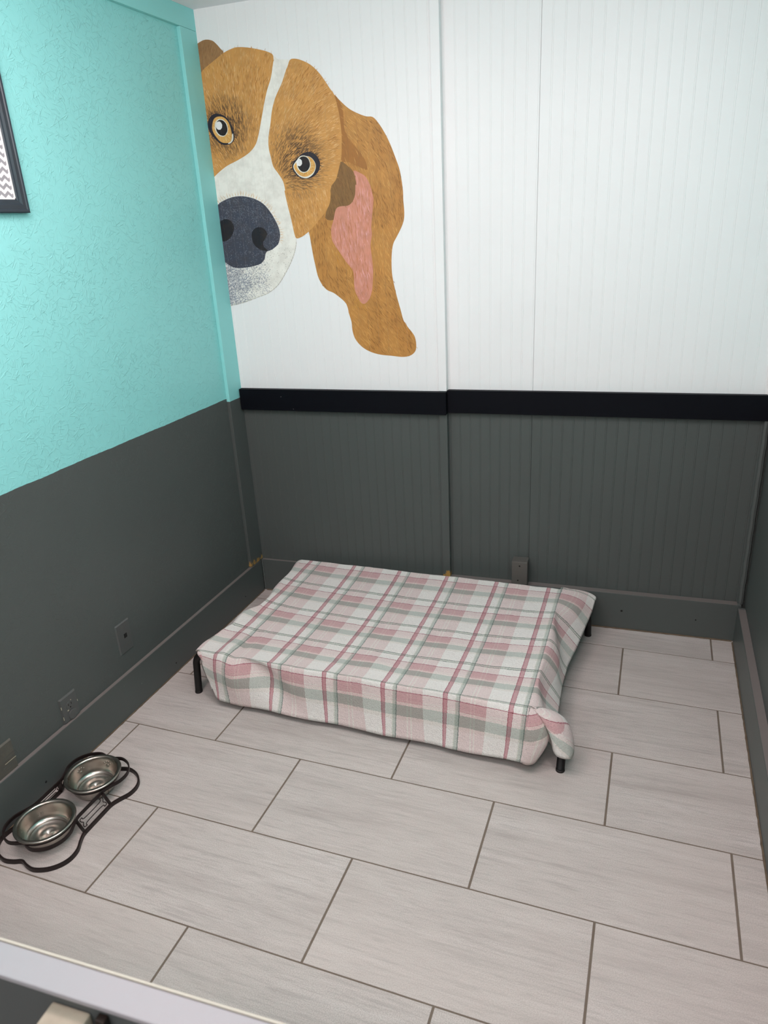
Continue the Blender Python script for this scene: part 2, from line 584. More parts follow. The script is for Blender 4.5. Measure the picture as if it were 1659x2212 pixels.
# ---- back wall: backing sheet with single beadboard planks
D_L, D_R = -0.012, -0.030
f = MB()
bbox(f, -1.36, 0.83, -0.09, D_R - 0.004, 0, ZC)
wall_back = structure(f.build('wall_back', M['plank']), 'beadboard wall painted white above a dark rail and grey below', 'wall')
plank_cache = {}
def plank(s0, s1, d):
    w = round(s1 - s0, 4)
    key = (w, d)
    if key not in plank_cache:
        g = 0.0008
        P = [(0.0, -g), (0.0006, 0.0)]
        if w > 0.02:
            P += [(w - 0.0056, 0.0), (w - 0.0050, -g * 0.8), (w - 0.0044, -0.0002), (w - 0.0028, 0.0), (w - 0.0010, -0.0002)]
        else:
            P += [(w - 0.0010, 0.0)]
        P += [(w, -g)]
        V, F = [], []
        for x, dd in P:
            V += [(x, -dd, 0.0), (x, -dd, ZC)]
        for k in range(len(P) - 1):
            F.append([2 * k, 2 * k + 2, 2 * k + 3, 2 * k + 1])
        n = len(V)
        bkd = 0.0035 if d == D_R else 0.0200
        V += [(0, bkd, 0.0), (0, bkd, ZC), (w, bkd, 0.0), (w, bkd, ZC)]
        e = 2 * (len(P) - 1)
        F += [[0, 1, n + 1, n], [e, n + 2, n + 3, e + 1], [n, n + 1, n + 3, n + 2]]
        me = bpy.data.meshes.new('plank')
        me.from_pydata(V, [], F)
        me.materials.append(M['plank'])
        plank_cache[key] = me
    o = bpy.data.objects.new('plank', plank_cache[key])
    o.matrix_world = BACK @ Matrix.Translation((s0, -d, 0))
    COL.objects.link(o)
    o.parent = wall_back
STRIPS = []
s = -1.2513 - 2 * 0.0383
while s < -0.405:
    e = min(s + 0.0383, -0.388)
    if e - s > 0.008:
        plank(s, e, D_L)
        STRIPS.append((s, e))
    s += 0.0383
s = -0.049 - 9 * 0.0392
while s < 0.79:
    a = max(s, -0.376)
    if abs(s + 0.049) < 0.001:
        a = s + 0.0011                      # open joint between two sheets
    if s + 0.0392 - a > 0.008:
        plank(a, s + 0.0392, D_R)
    s += 0.0392

# ---- trims
tn = 0
def trim(mb, mat, label, smooth=False):
    global tn
    tn += 1
    o = mb.build('trim_%d' % tn, mat)
    if smooth:
        smooth_angle(o)
    return structure(o, label, 'trim')
f = MB()                                    # upright at the left corner
f.box((XL, -0.003, 0.158), (FXL, 0.100, 2.238), 0, 0.0015)
trim(f, M['corner_trim'], 'upright corner board, teal above and worn grey below')
f = MB()                                    # board along the top of the teal wall
f.box((XL, -2.2, 2.2385), (FXL, 0.100, ZC), 0, 0.0015)
trim(f, M['teal'], 'teal board along the top of the left wall')
f = MB()                                    # batten at the step in the back wall
bbox(f, -0.4035, -0.3725, -0.030, -0.004, 0.158, ZC, 0.0012)
trim(f, M['batten'], 'narrow vertical batten splitting the beadboard wall')
f = MB()
bbox(f, -1.262, -0.3715, -0.011, 0.014, 0.866, 0.954, 0.0012)
trim(f, M['band'], 'navy black rail on the left half of the back wall')
f = MB()
bbox(f, -0.3700, 0.762, -0.029, -0.006, 0.870, 0.958, 0.0012)
trim(f, M['band'], 'navy black rail on the right half of the back wall')
f = MB()                                    # caulked bead in the right corner
pts = []
for k in range(80):
    z = 0.155 + (ZC - 0.155) * k / 79
    pts.append(bk(0.750 + 0.0007 * math.sin(k * 1.7), -0.022, z))
f.tube(pts, [0.0105 + 0.002 * noise.noise((k * 0.9, 0, 3)) for k in range(80)], 8)
trim(f, M['plank'], 'rough caulked bead in the right corner', True)

# ---- baseboards
f = MB().box((XL, -2.12, 0.0), (FXL, 0.082, 0.1535), 0, 0.0018)
structure(f.build('baseboard_left', M['grey']), 'dark grey baseboard along the left wall', 'baseboard')
f = MB()
bbox(f, -1.263, 0.752, D_R, 0.0, 0.0, 0.157, 0.0018)
structure(f.build('baseboard_back', M['grey']), 'dark grey baseboard along the back wall', 'baseboard')
f = MB().box((FXR, -2.12, 0.0), (XR, 0.150, 0.1535), 0, 0.0018)
structure(f.build('baseboard_right', M['grey']), 'dark grey baseboard along the right wall', 'baseboard')
# thin paler slabs paint the overhead light onto the top edges
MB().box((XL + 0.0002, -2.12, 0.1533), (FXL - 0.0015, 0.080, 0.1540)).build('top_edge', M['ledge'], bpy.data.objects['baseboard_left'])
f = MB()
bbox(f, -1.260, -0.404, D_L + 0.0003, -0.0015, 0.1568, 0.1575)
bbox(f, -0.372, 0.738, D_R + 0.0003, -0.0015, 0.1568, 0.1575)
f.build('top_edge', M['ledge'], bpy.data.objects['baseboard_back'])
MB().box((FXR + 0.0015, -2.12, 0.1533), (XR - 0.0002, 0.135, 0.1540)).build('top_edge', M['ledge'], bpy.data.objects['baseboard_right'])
# screw holes in the back and left baseboards
def hole_ring(c, nrm, r, name, parent):
    mb = MB()
    nrm = Vector(nrm).normalized()
    q = nrm.to_track_quat('Z', 'Y').to_matrix().to_4x4()
    T = Matrix.Translation(Vector(c)) @ q
    bm = bmesh.new()
    bmesh.ops.create_cone(bm, cap_ends=True, segments=10, radius1=r, radius2=r * 0.8, depth=0.0012)
    mb.bm(bm, 0, T)
    return mb.build(name, M['hole'], parent)
bb = bpy.data.objects['baseboard_back']
hole_ring(bk(0.326, 0.0005, 0.082), BACK.to_3x3() @ Vector((0, -1, 0)), 0.0045, 'screw_hole', bb)
hole_ring(bk(0.600, 0.0005, 0.076), BACK.to_3x3() @ Vector((0, -1, 0)), 0.0030, 'screw_hole', bb)
hole_ring(bk(-1.106, 0.0005, 0.062), BACK.to_3x3() @ Vector((0, -1, 0)), 0.0035, 'screw_hole', bb)
bl = bpy.data.objects['baseboard_left']
hole_ring((FXL + 0.0004, -1.280, 0.040), (1, 0, 0), 0.0040, 'screw_hole', bl)
hole_ring((FXL + 0.0004, -0.612, 0.038), (1, 0, 0), 0.0030, 'screw_hole', bl)
hole_ring((FXL + 0.0004, -0.085, 0.050), (1, 0, 0), 0.0028, 'screw_hole', bl)

# ---- dirty caulk where the boards meet the tiles
def caulk(pts, label, r=0.0028):
    mb = MB()
    mb.tube(pts, [max(0.0008, r + 0.0020 * noise.noise((k * 0.8, 1, len(pts)))) for k in range(len(pts))], 6)
    trim(mb, M['caulk'], label, True)
caulk([bk(-1.255 + 1.99 * k / 120, 0.001, 0.0005) for k in range(121)], 'brown caulk line under the back baseboard', 0.0042)
caulk([(FXL + 0.001, 0.075 - 2.1 * k / 120, 0.0005) for k in range(121)], 'brown caulk line under the left baseboard')
caulk([(FXR - 0.001, 0.145 - 2.1 * k / 120, 0.0005) for k in range(121)], 'brown caulk line under the right baseboard', 0.0036)
f = MB()                                    # rough caulk in the left corner
pts = [bk(-1.261 + 0.0015 * math.sin(k * 2.1), 0.001, 0.006 + 0.150 * k / 30) for k in range(31)]
f.tube(pts, [0.0045 + 0.0016 * noise.noise((k * 1.3, 7, 0)) for k in range(31)], 6)
trim(f, M['grey'], 'rough caulk in the left corner above the floor', True)

MURAL = {
    'far_ear': [(-1.296, 2.179), (-1.280, 2.192), (-1.271, 2.199), (-1.254, 2.206), (-1.231, 2.210), (-1.205, 2.204), (-1.189, 2.191), (-1.176, 2.176), (-1.166, 2.161), (-1.203, 2.140), (-1.236, 2.125), (-1.275, 2.101), (-1.299, 2.090)],
    'ear': [(-0.761, 2.001), (-0.756, 1.994), (-0.738, 1.976), (-0.717, 1.956), (-0.696, 1.940), (-0.669, 1.926), (-0.641, 1.915), (-0.617, 1.911), (-0.598, 1.892), (-0.578, 1.862), (-0.558, 1.823), (-0.541, 1.779), (-0.529, 1.745), (-0.522, 1.710), (-0.518, 1.671), (-0.518, 1.639), (-0.516, 1.600), (-0.520, 1.570), (-0.535, 1.540), (-0.551, 1.515), (-0.563, 1.495), (-0.570, 1.464), (-0.573, 1.422), (-0.572, 1.385), (-0.565, 1.342), (-0.555, 1.298), (-0.545, 1.260), (-0.535, 1.221), (-0.518, 1.195), (-0.504, 1.178), (-0.493, 1.159), (-0.489, 1.130), (-0.493, 1.108), (-0.508, 1.093), (-0.529, 1.086), (-0.553, 1.085), (-0.590, 1.089), (-0.633, 1.093), (-0.669, 1.102), (-0.700, 1.117), (-0.723, 1.137), (-0.738, 1.160), (-0.745, 1.189), (-0.746, 1.218), (-0.753, 1.246), (-0.760, 1.280), (-0.771, 1.297), (-0.791, 1.314), (-0.812, 1.329), (-0.839, 1.341), (-0.859, 1.364), (-0.872, 1.394), (-0.878, 1.428), (-0.884, 1.466), (-0.888, 1.504), (-0.891, 1.536), (-0.892, 1.565), (-0.852, 1.608), (-0.817, 1.657), (-0.805, 1.729), (-0.773, 1.826), (-0.769, 1.939)],
    'ear_fold': [(-0.755, 1.991), (-0.737, 1.973), (-0.725, 1.935), (-0.723, 1.874), (-0.687, 1.824), (-0.658, 1.788), (-0.647, 1.748), (-0.675, 1.757), (-0.719, 1.778), (-0.745, 1.784), (-0.746, 1.871), (-0.751, 1.956)],
    'ear_hollow': [(-0.748, 1.780), (-0.720, 1.764), (-0.703, 1.748), (-0.695, 1.727), (-0.692, 1.702), (-0.695, 1.700), (-0.699, 1.670), (-0.711, 1.646), (-0.730, 1.634), (-0.760, 1.631), (-0.778, 1.622), (-0.790, 1.589), (-0.823, 1.598), (-0.800, 1.651), (-0.799, 1.664), (-0.789, 1.703), (-0.769, 1.735)],
    'ear_lining': [(-0.699, 1.748), (-0.676, 1.739), (-0.654, 1.724), (-0.639, 1.694), (-0.632, 1.663), (-0.630, 1.646), (-0.638, 1.596), (-0.644, 1.556), (-0.643, 1.530), (-0.651, 1.494), (-0.648, 1.451), (-0.646, 1.409), (-0.650, 1.366), (-0.655, 1.333), (-0.666, 1.306), (-0.685, 1.287), (-0.701, 1.290), (-0.714, 1.313), (-0.725, 1.341), (-0.724, 1.390), (-0.729, 1.412), (-0.751, 1.439), (-0.773, 1.472), (-0.792, 1.500), (-0.802, 1.521), (-0.802, 1.558), (-0.790, 1.589), (-0.778, 1.624), (-0.760, 1.633), (-0.730, 1.634), (-0.711, 1.646), (-0.699, 1.670), (-0.696, 1.700), (-0.692, 1.702), (-0.695, 1.727)],
    'muzzle': [(-0.972, 2.131), (-0.954, 2.119), (-0.909, 2.113), (-0.921, 2.092), (-0.934, 2.070), (-0.947, 2.043), (-0.969, 2.012), (-0.983, 1.990), (-0.996, 1.958), (-1.007, 1.915), (-1.018, 1.877), (-1.022, 1.845), (-1.015, 1.814), (-1.009, 1.785), (-0.990, 1.758), (-0.974, 1.732), (-0.968, 1.700), (-0.973, 1.698), (-0.965, 1.650), (-0.955, 1.597), (-0.948, 1.549), (-0.947, 1.532), (-0.953, 1.501), (-0.961, 1.480), (-0.978, 1.448), (-0.997, 1.421), (-1.027, 1.382), (-1.056, 1.355), (-1.095, 1.333), (-1.140, 1.320), (-1.197, 1.303), (-1.239, 1.295), (-1.278, 1.288), (-1.310, 1.282), (-1.325, 1.578), (-1.297, 1.752), (-1.278, 1.755), (-1.267, 1.769), (-1.242, 1.786), (-1.207, 1.805), (-1.167, 1.817), (-1.127, 1.832), (-1.101, 1.847), (-1.080, 1.867), (-1.063, 1.899), (-1.044, 1.951), (-1.030, 1.993), (-1.013, 2.034), (-0.995, 2.065), (-0.984, 2.095)],
    'left_face': [(-1.298, 2.092), (-1.278, 2.098), (-1.256, 2.119), (-1.225, 2.134), (-1.189, 2.151), (-1.162, 2.163), (-1.131, 2.171), (-1.106, 2.173), (-1.065, 2.167), (-1.025, 2.157), (-0.994, 2.147), (-0.972, 2.132), (-0.980, 2.095), (-0.991, 2.063), (-1.008, 2.032), (-1.025, 1.991), (-1.040, 1.949), (-1.059, 1.897), (-1.075, 1.864), (-1.097, 1.843), (-1.124, 1.828), (-1.164, 1.813), (-1.204, 1.800), (-1.240, 1.782), (-1.265, 1.766), (-1.278, 1.754), (-1.312, 1.742)],
    'right_face': [(-0.910, 2.113), (-0.893, 2.115), (-0.868, 2.108), (-0.835, 2.091), (-0.809, 2.068), (-0.789, 2.043), (-0.769, 2.013), (-0.756, 1.996), (-0.749, 1.975), (-0.741, 1.937), (-0.737, 1.899), (-0.736, 1.861), (-0.739, 1.823), (-0.744, 1.789), (-0.756, 1.756), (-0.767, 1.727), (-0.777, 1.715), (-0.789, 1.703), (-0.794, 1.689), (-0.794, 1.676), (-0.800, 1.646), (-0.821, 1.616), (-0.847, 1.592), (-0.881, 1.562), (-0.907, 1.545), (-0.927, 1.535), (-0.947, 1.532), (-0.954, 1.550), (-0.961, 1.598), (-0.971, 1.651), (-0.978, 1.698), (-0.975, 1.700), (-0.980, 1.731), (-0.996, 1.758), (-1.014, 1.784), (-1.020, 1.815), (-1.025, 1.845), (-1.022, 1.880), (-1.010, 1.918), (-0.999, 1.960), (-0.986, 1.992), (-0.972, 2.015), (-0.950, 2.045), (-0.935, 2.072), (-0.921, 2.095)],
    'nose': [(-1.295, 1.642), (-1.275, 1.659), (-1.257, 1.673), (-1.228, 1.684), (-1.195, 1.691), (-1.162, 1.692), (-1.131, 1.687), (-1.100, 1.677), (-1.070, 1.659), (-1.048, 1.634), (-1.030, 1.604), (-1.017, 1.574), (-1.014, 1.547), (-1.022, 1.520), (-1.038, 1.505), (-1.059, 1.494), (-1.076, 1.490), (-1.085, 1.479), (-1.090, 1.463), (-1.107, 1.447), (-1.131, 1.440), (-1.165, 1.435), (-1.205, 1.433), (-1.232, 1.437), (-1.254, 1.449), (-1.272, 1.461), (-1.295, 1.470)],
    'nostril': [(-1.103, 1.579), (-1.084, 1.575), (-1.070, 1.563), (-1.068, 1.550), (-1.080, 1.534), (-1.089, 1.523), (-1.089, 1.510), (-1.078, 1.498), (-1.073, 1.492), (-1.098, 1.495), (-1.116, 1.505), (-1.128, 1.517), (-1.135, 1.536), (-1.134, 1.555), (-1.124, 1.571)],
    'nostril_b': [(-1.290, 1.590), (-1.256, 1.611), (-1.239, 1.615), (-1.220, 1.609), (-1.209, 1.594), (-1.208, 1.578), (-1.217, 1.559), (-1.237, 1.541), (-1.258, 1.534), (-1.274, 1.536), (-1.290, 1.543)],
    'chin_shade': [(-1.282, 1.464), (-1.254, 1.449), (-1.232, 1.437), (-1.206, 1.432), (-1.165, 1.433), (-1.131, 1.439), (-1.113, 1.424), (-1.132, 1.380), (-1.170, 1.352), (-1.209, 1.312), (-1.278, 1.288), (-1.310, 1.282)],
    'eye_l': [(-1.266, 1.944), (-1.252, 1.966), (-1.229, 1.976), (-1.204, 1.971), (-1.181, 1.957), (-1.166, 1.931), (-1.160, 1.901), (-1.166, 1.879), (-1.191, 1.870), (-1.219, 1.874), (-1.242, 1.894), (-1.260, 1.918)],
    'iris_l': [(-1.247, 1.938), (-1.238, 1.957), (-1.221, 1.965), (-1.196, 1.961), (-1.177, 1.942), (-1.170, 1.911), (-1.171, 1.892), (-1.180, 1.878), (-1.199, 1.876), (-1.221, 1.883), (-1.240, 1.905), (-1.248, 1.923)],
    'white_l': [(-1.165, 1.906), (-1.166, 1.886), (-1.177, 1.875), (-1.190, 1.873), (-1.179, 1.885)],
    'eye_r': [(-0.938, 1.780), (-0.925, 1.798), (-0.901, 1.813), (-0.872, 1.822), (-0.845, 1.813), (-0.829, 1.793), (-0.827, 1.773), (-0.837, 1.753), (-0.861, 1.737), (-0.888, 1.734), (-0.917, 1.743), (-0.933, 1.762)],
    'white_r': [(-0.933, 1.779), (-0.922, 1.793), (-0.902, 1.807), (-0.881, 1.809), (-0.861, 1.803), (-0.847, 1.787), (-0.844, 1.770), (-0.854, 1.750), (-0.873, 1.738), (-0.891, 1.736), (-0.912, 1.744), (-0.928, 1.762)],
    'iris_r': [(-0.930, 1.779), (-0.917, 1.792), (-0.899, 1.805), (-0.880, 1.808), (-0.860, 1.801), (-0.848, 1.786), (-0.846, 1.770), (-0.856, 1.753), (-0.875, 1.743), (-0.892, 1.741), (-0.911, 1.748), (-0.925, 1.763)],
    'pupil_ring_l': [(-1.183, 1.931), (-1.183, 1.922), (-1.185, 1.913), (-1.190, 1.906), (-1.197, 1.901), (-1.205, 1.898), (-1.214, 1.899), (-1.222, 1.902), (-1.229, 1.908), (-1.234, 1.916), (-1.237, 1.925), (-1.237, 1.934), (-1.235, 1.943), (-1.230, 1.950), (-1.223, 1.955), (-1.215, 1.957), (-1.206, 1.956), (-1.198, 1.953), (-1.191, 1.947), (-1.186, 1.940)],
    'pupil_l': [(-1.186, 1.930), (-1.185, 1.922), (-1.187, 1.914), (-1.192, 1.908), (-1.197, 1.903), (-1.204, 1.901), (-1.212, 1.902), (-1.219, 1.905), (-1.225, 1.910), (-1.230, 1.917), (-1.232, 1.925), (-1.232, 1.933), (-1.230, 1.941), (-1.226, 1.947), (-1.220, 1.952), (-1.213, 1.954), (-1.206, 1.953), (-1.199, 1.950), (-1.193, 1.945), (-1.188, 1.938)],
    'glint_l': [(-1.205, 1.936), (-1.206, 1.932), (-1.207, 1.928), (-1.210, 1.925), (-1.214, 1.922), (-1.218, 1.922), (-1.222, 1.922), (-1.226, 1.924), (-1.229, 1.927), (-1.231, 1.931), (-1.232, 1.935), (-1.231, 1.939), (-1.229, 1.943), (-1.227, 1.946), (-1.223, 1.948), (-1.219, 1.949), (-1.215, 1.949), (-1.211, 1.947), (-1.208, 1.944), (-1.206, 1.940)],
    'pupil_ring_r': [(-0.863, 1.783), (-0.864, 1.774), (-0.868, 1.766), (-0.874, 1.760), (-0.882, 1.756), (-0.891, 1.754), (-0.899, 1.755), (-0.907, 1.759), (-0.914, 1.766), (-0.918, 1.774), (-0.919, 1.783), (-0.918, 1.791), (-0.914, 1.800), (-0.908, 1.806), (-0.900, 1.810), (-0.892, 1.811), (-0.883, 1.810), (-0.875, 1.806), (-0.869, 1.800), (-0.865, 1.792)],
    'pupil_r': [(-0.866, 1.783), (-0.867, 1.775), (-0.871, 1.768), (-0.876, 1.762), (-0.883, 1.758), (-0.890, 1.757), (-0.898, 1.758), (-0.905, 1.762), (-0.910, 1.767), (-0.914, 1.775), (-0.915, 1.783), (-0.914, 1.791), (-0.911, 1.798), (-0.905, 1.803), (-0.899, 1.807), (-0.891, 1.808), (-0.884, 1.807), (-0.877, 1.804), (-0.871, 1.798), (-0.868, 1.791)],
    'glint_r': [(-0.897, 1.790), (-0.897, 1.786), (-0.898, 1.783), (-0.901, 1.780), (-0.904, 1.778), (-0.907, 1.777), (-0.911, 1.778), (-0.914, 1.779), (-0.917, 1.782), (-0.919, 1.785), (-0.919, 1.789), (-0.919, 1.793), (-0.918, 1.796), (-0.915, 1.799), (-0.912, 1.801), (-0.909, 1.802), (-0.905, 1.801), (-0.902, 1.800), (-0.899, 1.797), (-0.897, 1.794)],
}

# ================================================================== painted dog on the beadboard
mural = thing('dog_mural', bk(-0.95, D_L, 1.72), 'painted brown and white dog face peeking round the teal corner board', 'mural')
INV = mural.matrix_world
bpy.context.view_layer.update()
MUR_INV = Matrix.Translation(-mural.location)
def clip_strip(poly, x0, x1):
    for sgn, lim in ((1, x0), (-1, x1)):
        out = []
        n = len(poly)
        for i in range(n):
            a, b = poly[i], poly[(i + 1) % n]
            da, db = sgn * (a[0] - lim), sgn * (b[0] - lim)
            if da >= 0:
                out.append(a)
            if (da >= 0) != (db >= 0):
                t = da / (da - db)
                out.append((lim, a[1] + (b[1] - a[1]) * t))
        poly = out
        if len(poly) < 3:
            return []
    return poly
class Paint(MB):
    """flat paint on the planks: every piece is cut at the grooves"""
    def poly(self, poly, lay, col):
        xs = [p[0] for p in poly]
        lo, hi = min(xs), max(xs)
        for a, b in STRIPS:
            if b < lo or a > hi:
                continue
            c = clip_strip(poly, max(a + 0.0001, -1.292), b - 0.0001)
            if c:
                self.add([MUR_INV @ bk(x, D_L + lay, z) for x, z in c], [list(range(len(c)))], 0, col)
    def area(self, outline, lay, col):
        tris = tessellate_polygon([[Vector((x, z, 0)) for x, z in outline]])
        for t in tris:
            self.poly([outline[k] for k in t], lay, col)
    def stroke(self, p, ang, L, w, lay, col, bend=0.0):
        dx, dz = math.cos(ang), math.sin(ang)
        nx, nz = -dz, dx
        q = (p[0] + dx * L * 0.5 + nx * bend, p[1] + dz * L * 0.5 + nz * bend)
        e = (p[0] + dx * L, p[1] + dz * L)
        h = w / 2
        self.poly([(p[0] - nx * h * .5, p[1] - nz * h * .5), (q[0] - nx * h, q[1] - nz * h), e, (q[0] + nx * h, q[1] + nz * h)], lay, col)
    def dot(self, p, r, lay, col, n=6):
        self.poly([(p[0] + r * math.cos(2 * math.pi * k / n), p[1] + r * math.sin(2 * math.pi * k / n)) for k in range(n)], lay, col)
def inside(p, poly):
    c = False
    n = len(poly)
    for i in range(n):
        a, b = poly[i], poly[i - 1]
        if (a[1] > p[1]) != (b[1] > p[1]) and p[0] < (b[0] - a[0]) * (p[1] - a[1]) / (b[1] - a[1]) + a[0]:
            c = not c
    return c
def smooth_poly(P, n=3):
    return [(v.x, v.y) for v in catmull([(x, z, 0) for x, z in P], n, True)]
def jitter(c, k):
    m = 1 + R.uniform(-k, k)
    return (max(0, c[0] * m), max(0, c[1] * m), max(0, c[2] * m), 1)
def blend(a, b, t):
    return tuple(a[k] + (b[k] - a[k]) * t for k in range(3)) + (1,)
SM = {k: smooth_poly(v) for k, v in MURAL.items()}
C_TAN = lin(206, 151, 84)
C_TAN_L = lin(228, 184, 128)
C_TAN_D = lin(166, 112, 54)
C_EAR = lin(188, 134, 70)
C_EAR_L = lin(212, 160, 90)
C_EAR_D = lin(146, 100, 50)
C_DARK = lin(84, 62, 44)
EYES = [(-1.211, 1.925), (-0.887, 1.778)]

def fur(mb, outline, count, lay, flow, pick, L=(0.012, 0.030), w=(0.0009, 0.0020), fuzz=0.15):
    xs = [p[0] for p in outline]
    zs = [p[1] for p in outline]
    made = 0
    tries = 0
    while made < count and tries < count * 8:
        tries += 1
        p = (R.uniform(min(xs), max(xs)), R.uniform(min(zs), max(zs)))
        if not inside(p, outline):
            continue
        a = flow(p) + R.gauss(0, 0.16)
        ln = R.uniform(*L)
        e = (p[0] + math.cos(a) * ln, p[1] + math.sin(a) * ln)
        if not inside(e, outline):
            if R.random() > fuzz:
                continue
            ln = min(ln, 0.010)
        col = pick(p)
        if col is None:
            continue
        mb.stroke(p, a, ln, R.uniform(*w), lay + R.uniform(0, 0.00012), col, R.uniform(-0.0015, 0.0015))
        made += 1

def part(name, mb, label=None, parent=mural):
    return mb.build(name, M['mural'], parent, recalc=False, label=label)

# layers, in metres above the planks
E0 = 0.0003
mb = Paint()
mb.area(SM['far_ear'], E0, lin(158, 118, 78))
fur(mb, SM['far_ear'], 160, E0 + 0.0001, lambda p: math.radians(70), lambda p: jitter(R.choice([lin(146, 106, 68), lin(172, 132, 90), lin(138, 100, 64)]), 0.1), (0.01, 0.025))
p_far = part('far_ear', mb, 'dull brown tip of the far ear')
mb = Paint()
mb.area(SM['ear'], E0, C_EAR)
p_ear = part('ear', mb, 'long brown drooping ear')
mb = Paint()
mb.area(SM['ear_fold'], E0 + 0.0002, lin(164, 110, 54))
part('ear_fold', mb, None, p_ear)
mb = Paint()
mb.area(SM['ear_hollow'], E0 + 0.0003, lin(132, 98, 58))
part('ear_hollow', mb, 'olive brown hollow of the ear', p_ear)
mb = Paint()
mb.area(SM['ear_lining'], E0 + 0.0004, lin(208, 142, 120))
LIN = SM['ear_lining']
fur(mb, LIN, 420, E0 + 0.0005, lambda p: math.radians(-86),
    lambda p: R.choice([lin(222, 158, 148), lin(228, 168, 164), lin(196, 128, 96), lin(186, 122, 84)]), (0.02, 0.045), (0.001, 0.0025), 0.3)
part('ear_lining', mb, 'pink inner ear', p_ear)
def ear_flow(p):
    if p[1] > 1.75:
        return math.radians(-32 - 40 * (2.0 - p[1]) / 0.25)
    if p[1] < 1.40:
        return math.radians(-58)
    return math.radians(-82 + 10 * math.sin(p[0] * 30))
def ear_col(p):
    k = noise.noise((p[0] * 16, p[1] * 7, 1))
    if -0.80 < p[0] < -0.66 and 1.28 < p[1] < 1.62 and k > 0.0:
        return R.choice([lin(214, 158, 72), lin(196, 138, 58), C_EAR_L])
    if k > 0.12:
        return R.choice([C_EAR_L, C_EAR_L, C_EAR])
    if k < -0.12:
        return R.choice([C_EAR_D, C_EAR_D, C_EAR])
    return R.choice([C_EAR_L, C_EAR, C_EAR_D])
HOL = SM['ear_hollow']
mb = Paint()
fur(mb, SM['ear'], 2600, E0 + 0.0001, ear_flow, lambda p: None if (inside(p, LIN) or inside(p, HOL)) else jitter(ear_col(p), 0.08), (0.015, 0.034), (0.0009, 0.0022))
o = part('ear_fur', mb, None, p_ear)
o['kind'] = 'stuff'
mb = Paint()
fur(mb, HOL, 220, E0 + 0.00042, lambda p: math.radians(-75), lambda p: jitter(R.choice([lin(146, 108, 62), lin(112, 80, 46)]), 0.1), (0.015, 0.03))
o = part('hollow_fur', mb, None, p_ear)
o['kind'] = 'stuff'

# white blaze and muzzle
mb = Paint()
mb.area(SM['muzzle'], E0 + 0.0004, lin(236, 234, 226))
p_muz = part('muzzle', mb, 'white blaze and muzzle')
mb = Paint()
CH = SM['muzzle']
NZ = SM['nose']
for k in range(15000):
    p = (R.uniform(-1.29, -0.93), R.uniform(1.28, 1.50))
    if not inside(p, CH) or inside(p, NZ):
        continue
    t = max(0.0, min(1.0, 1.25 - (p[0] + 1.27) / 0.18 + 0.5 * noise.noise((p[0] * 14, p[1] * 14, 8))))
    if R.random() < t * 0.9 + 0.02:
        g = blend(R.choice([lin(120, 126, 138), lin(142, 147, 158), lin(160, 164, 172), lin(182, 185, 190), lin(196, 198, 200)]), lin(226, 225, 220), max(0, 0.75 - t) * 0.9)
        mb.dot(p, R.uniform(0.0009, 0.0030) * (0.45 + 0.55 * t), E0 + 0.00050 + R.uniform(0, 0.00008), g, 5)
for k in range(150):
    p = (R.uniform(-1.15, -0.97), R.uniform(1.36, 1.50))
    if inside(p, CH):
        mb.dot(p, R.uniform(0.0008, 0.0013), E0 + 0.0006, lin(120, 112, 100), 5)
o = part('chin_speckle', mb, 'grey speckled chin', p_muz)
o['kind'] = 'stuff'
mb = Paint()                                # thin olive outline of the chin and warm hairs over the nose
ol = [p for p in MURAL['muzzle']]
chin = [p for p in SM['muzzle'] if p[1] < 1.53 and p[0] > -1.27]
for a, b in zip(chin, chin[1:]):
    L = math.hypot(b[0] - a[0], b[1] - a[1])
    if L < 0.05:
        mb.stroke(a, math.atan2(b[1] - a[1], b[0] - a[0]), L * 1.25, 0.0024, E0 + 0.0007, lin(186, 182, 164))
NZ = SM['nose']
for k in range(len(NZ)):
    a = NZ[k]
    if a[0] > -1.26 and a[1] > 1.52:
        for q in range(4):
            dx, dz = a[0] + 1.165, a[1] - 1.56
            an = math.atan2(dz, dx) + R.gauss(0, 0.25)
            mb.stroke((a[0], a[1]), an, R.uniform(0.008, 0.026), 0.0012, E0 + 0.00065, jitter(lin(226, 196, 158), 0.06))
o = part('muzzle_hair', mb, None, p_muz)
o['kind'] = 'stuff'

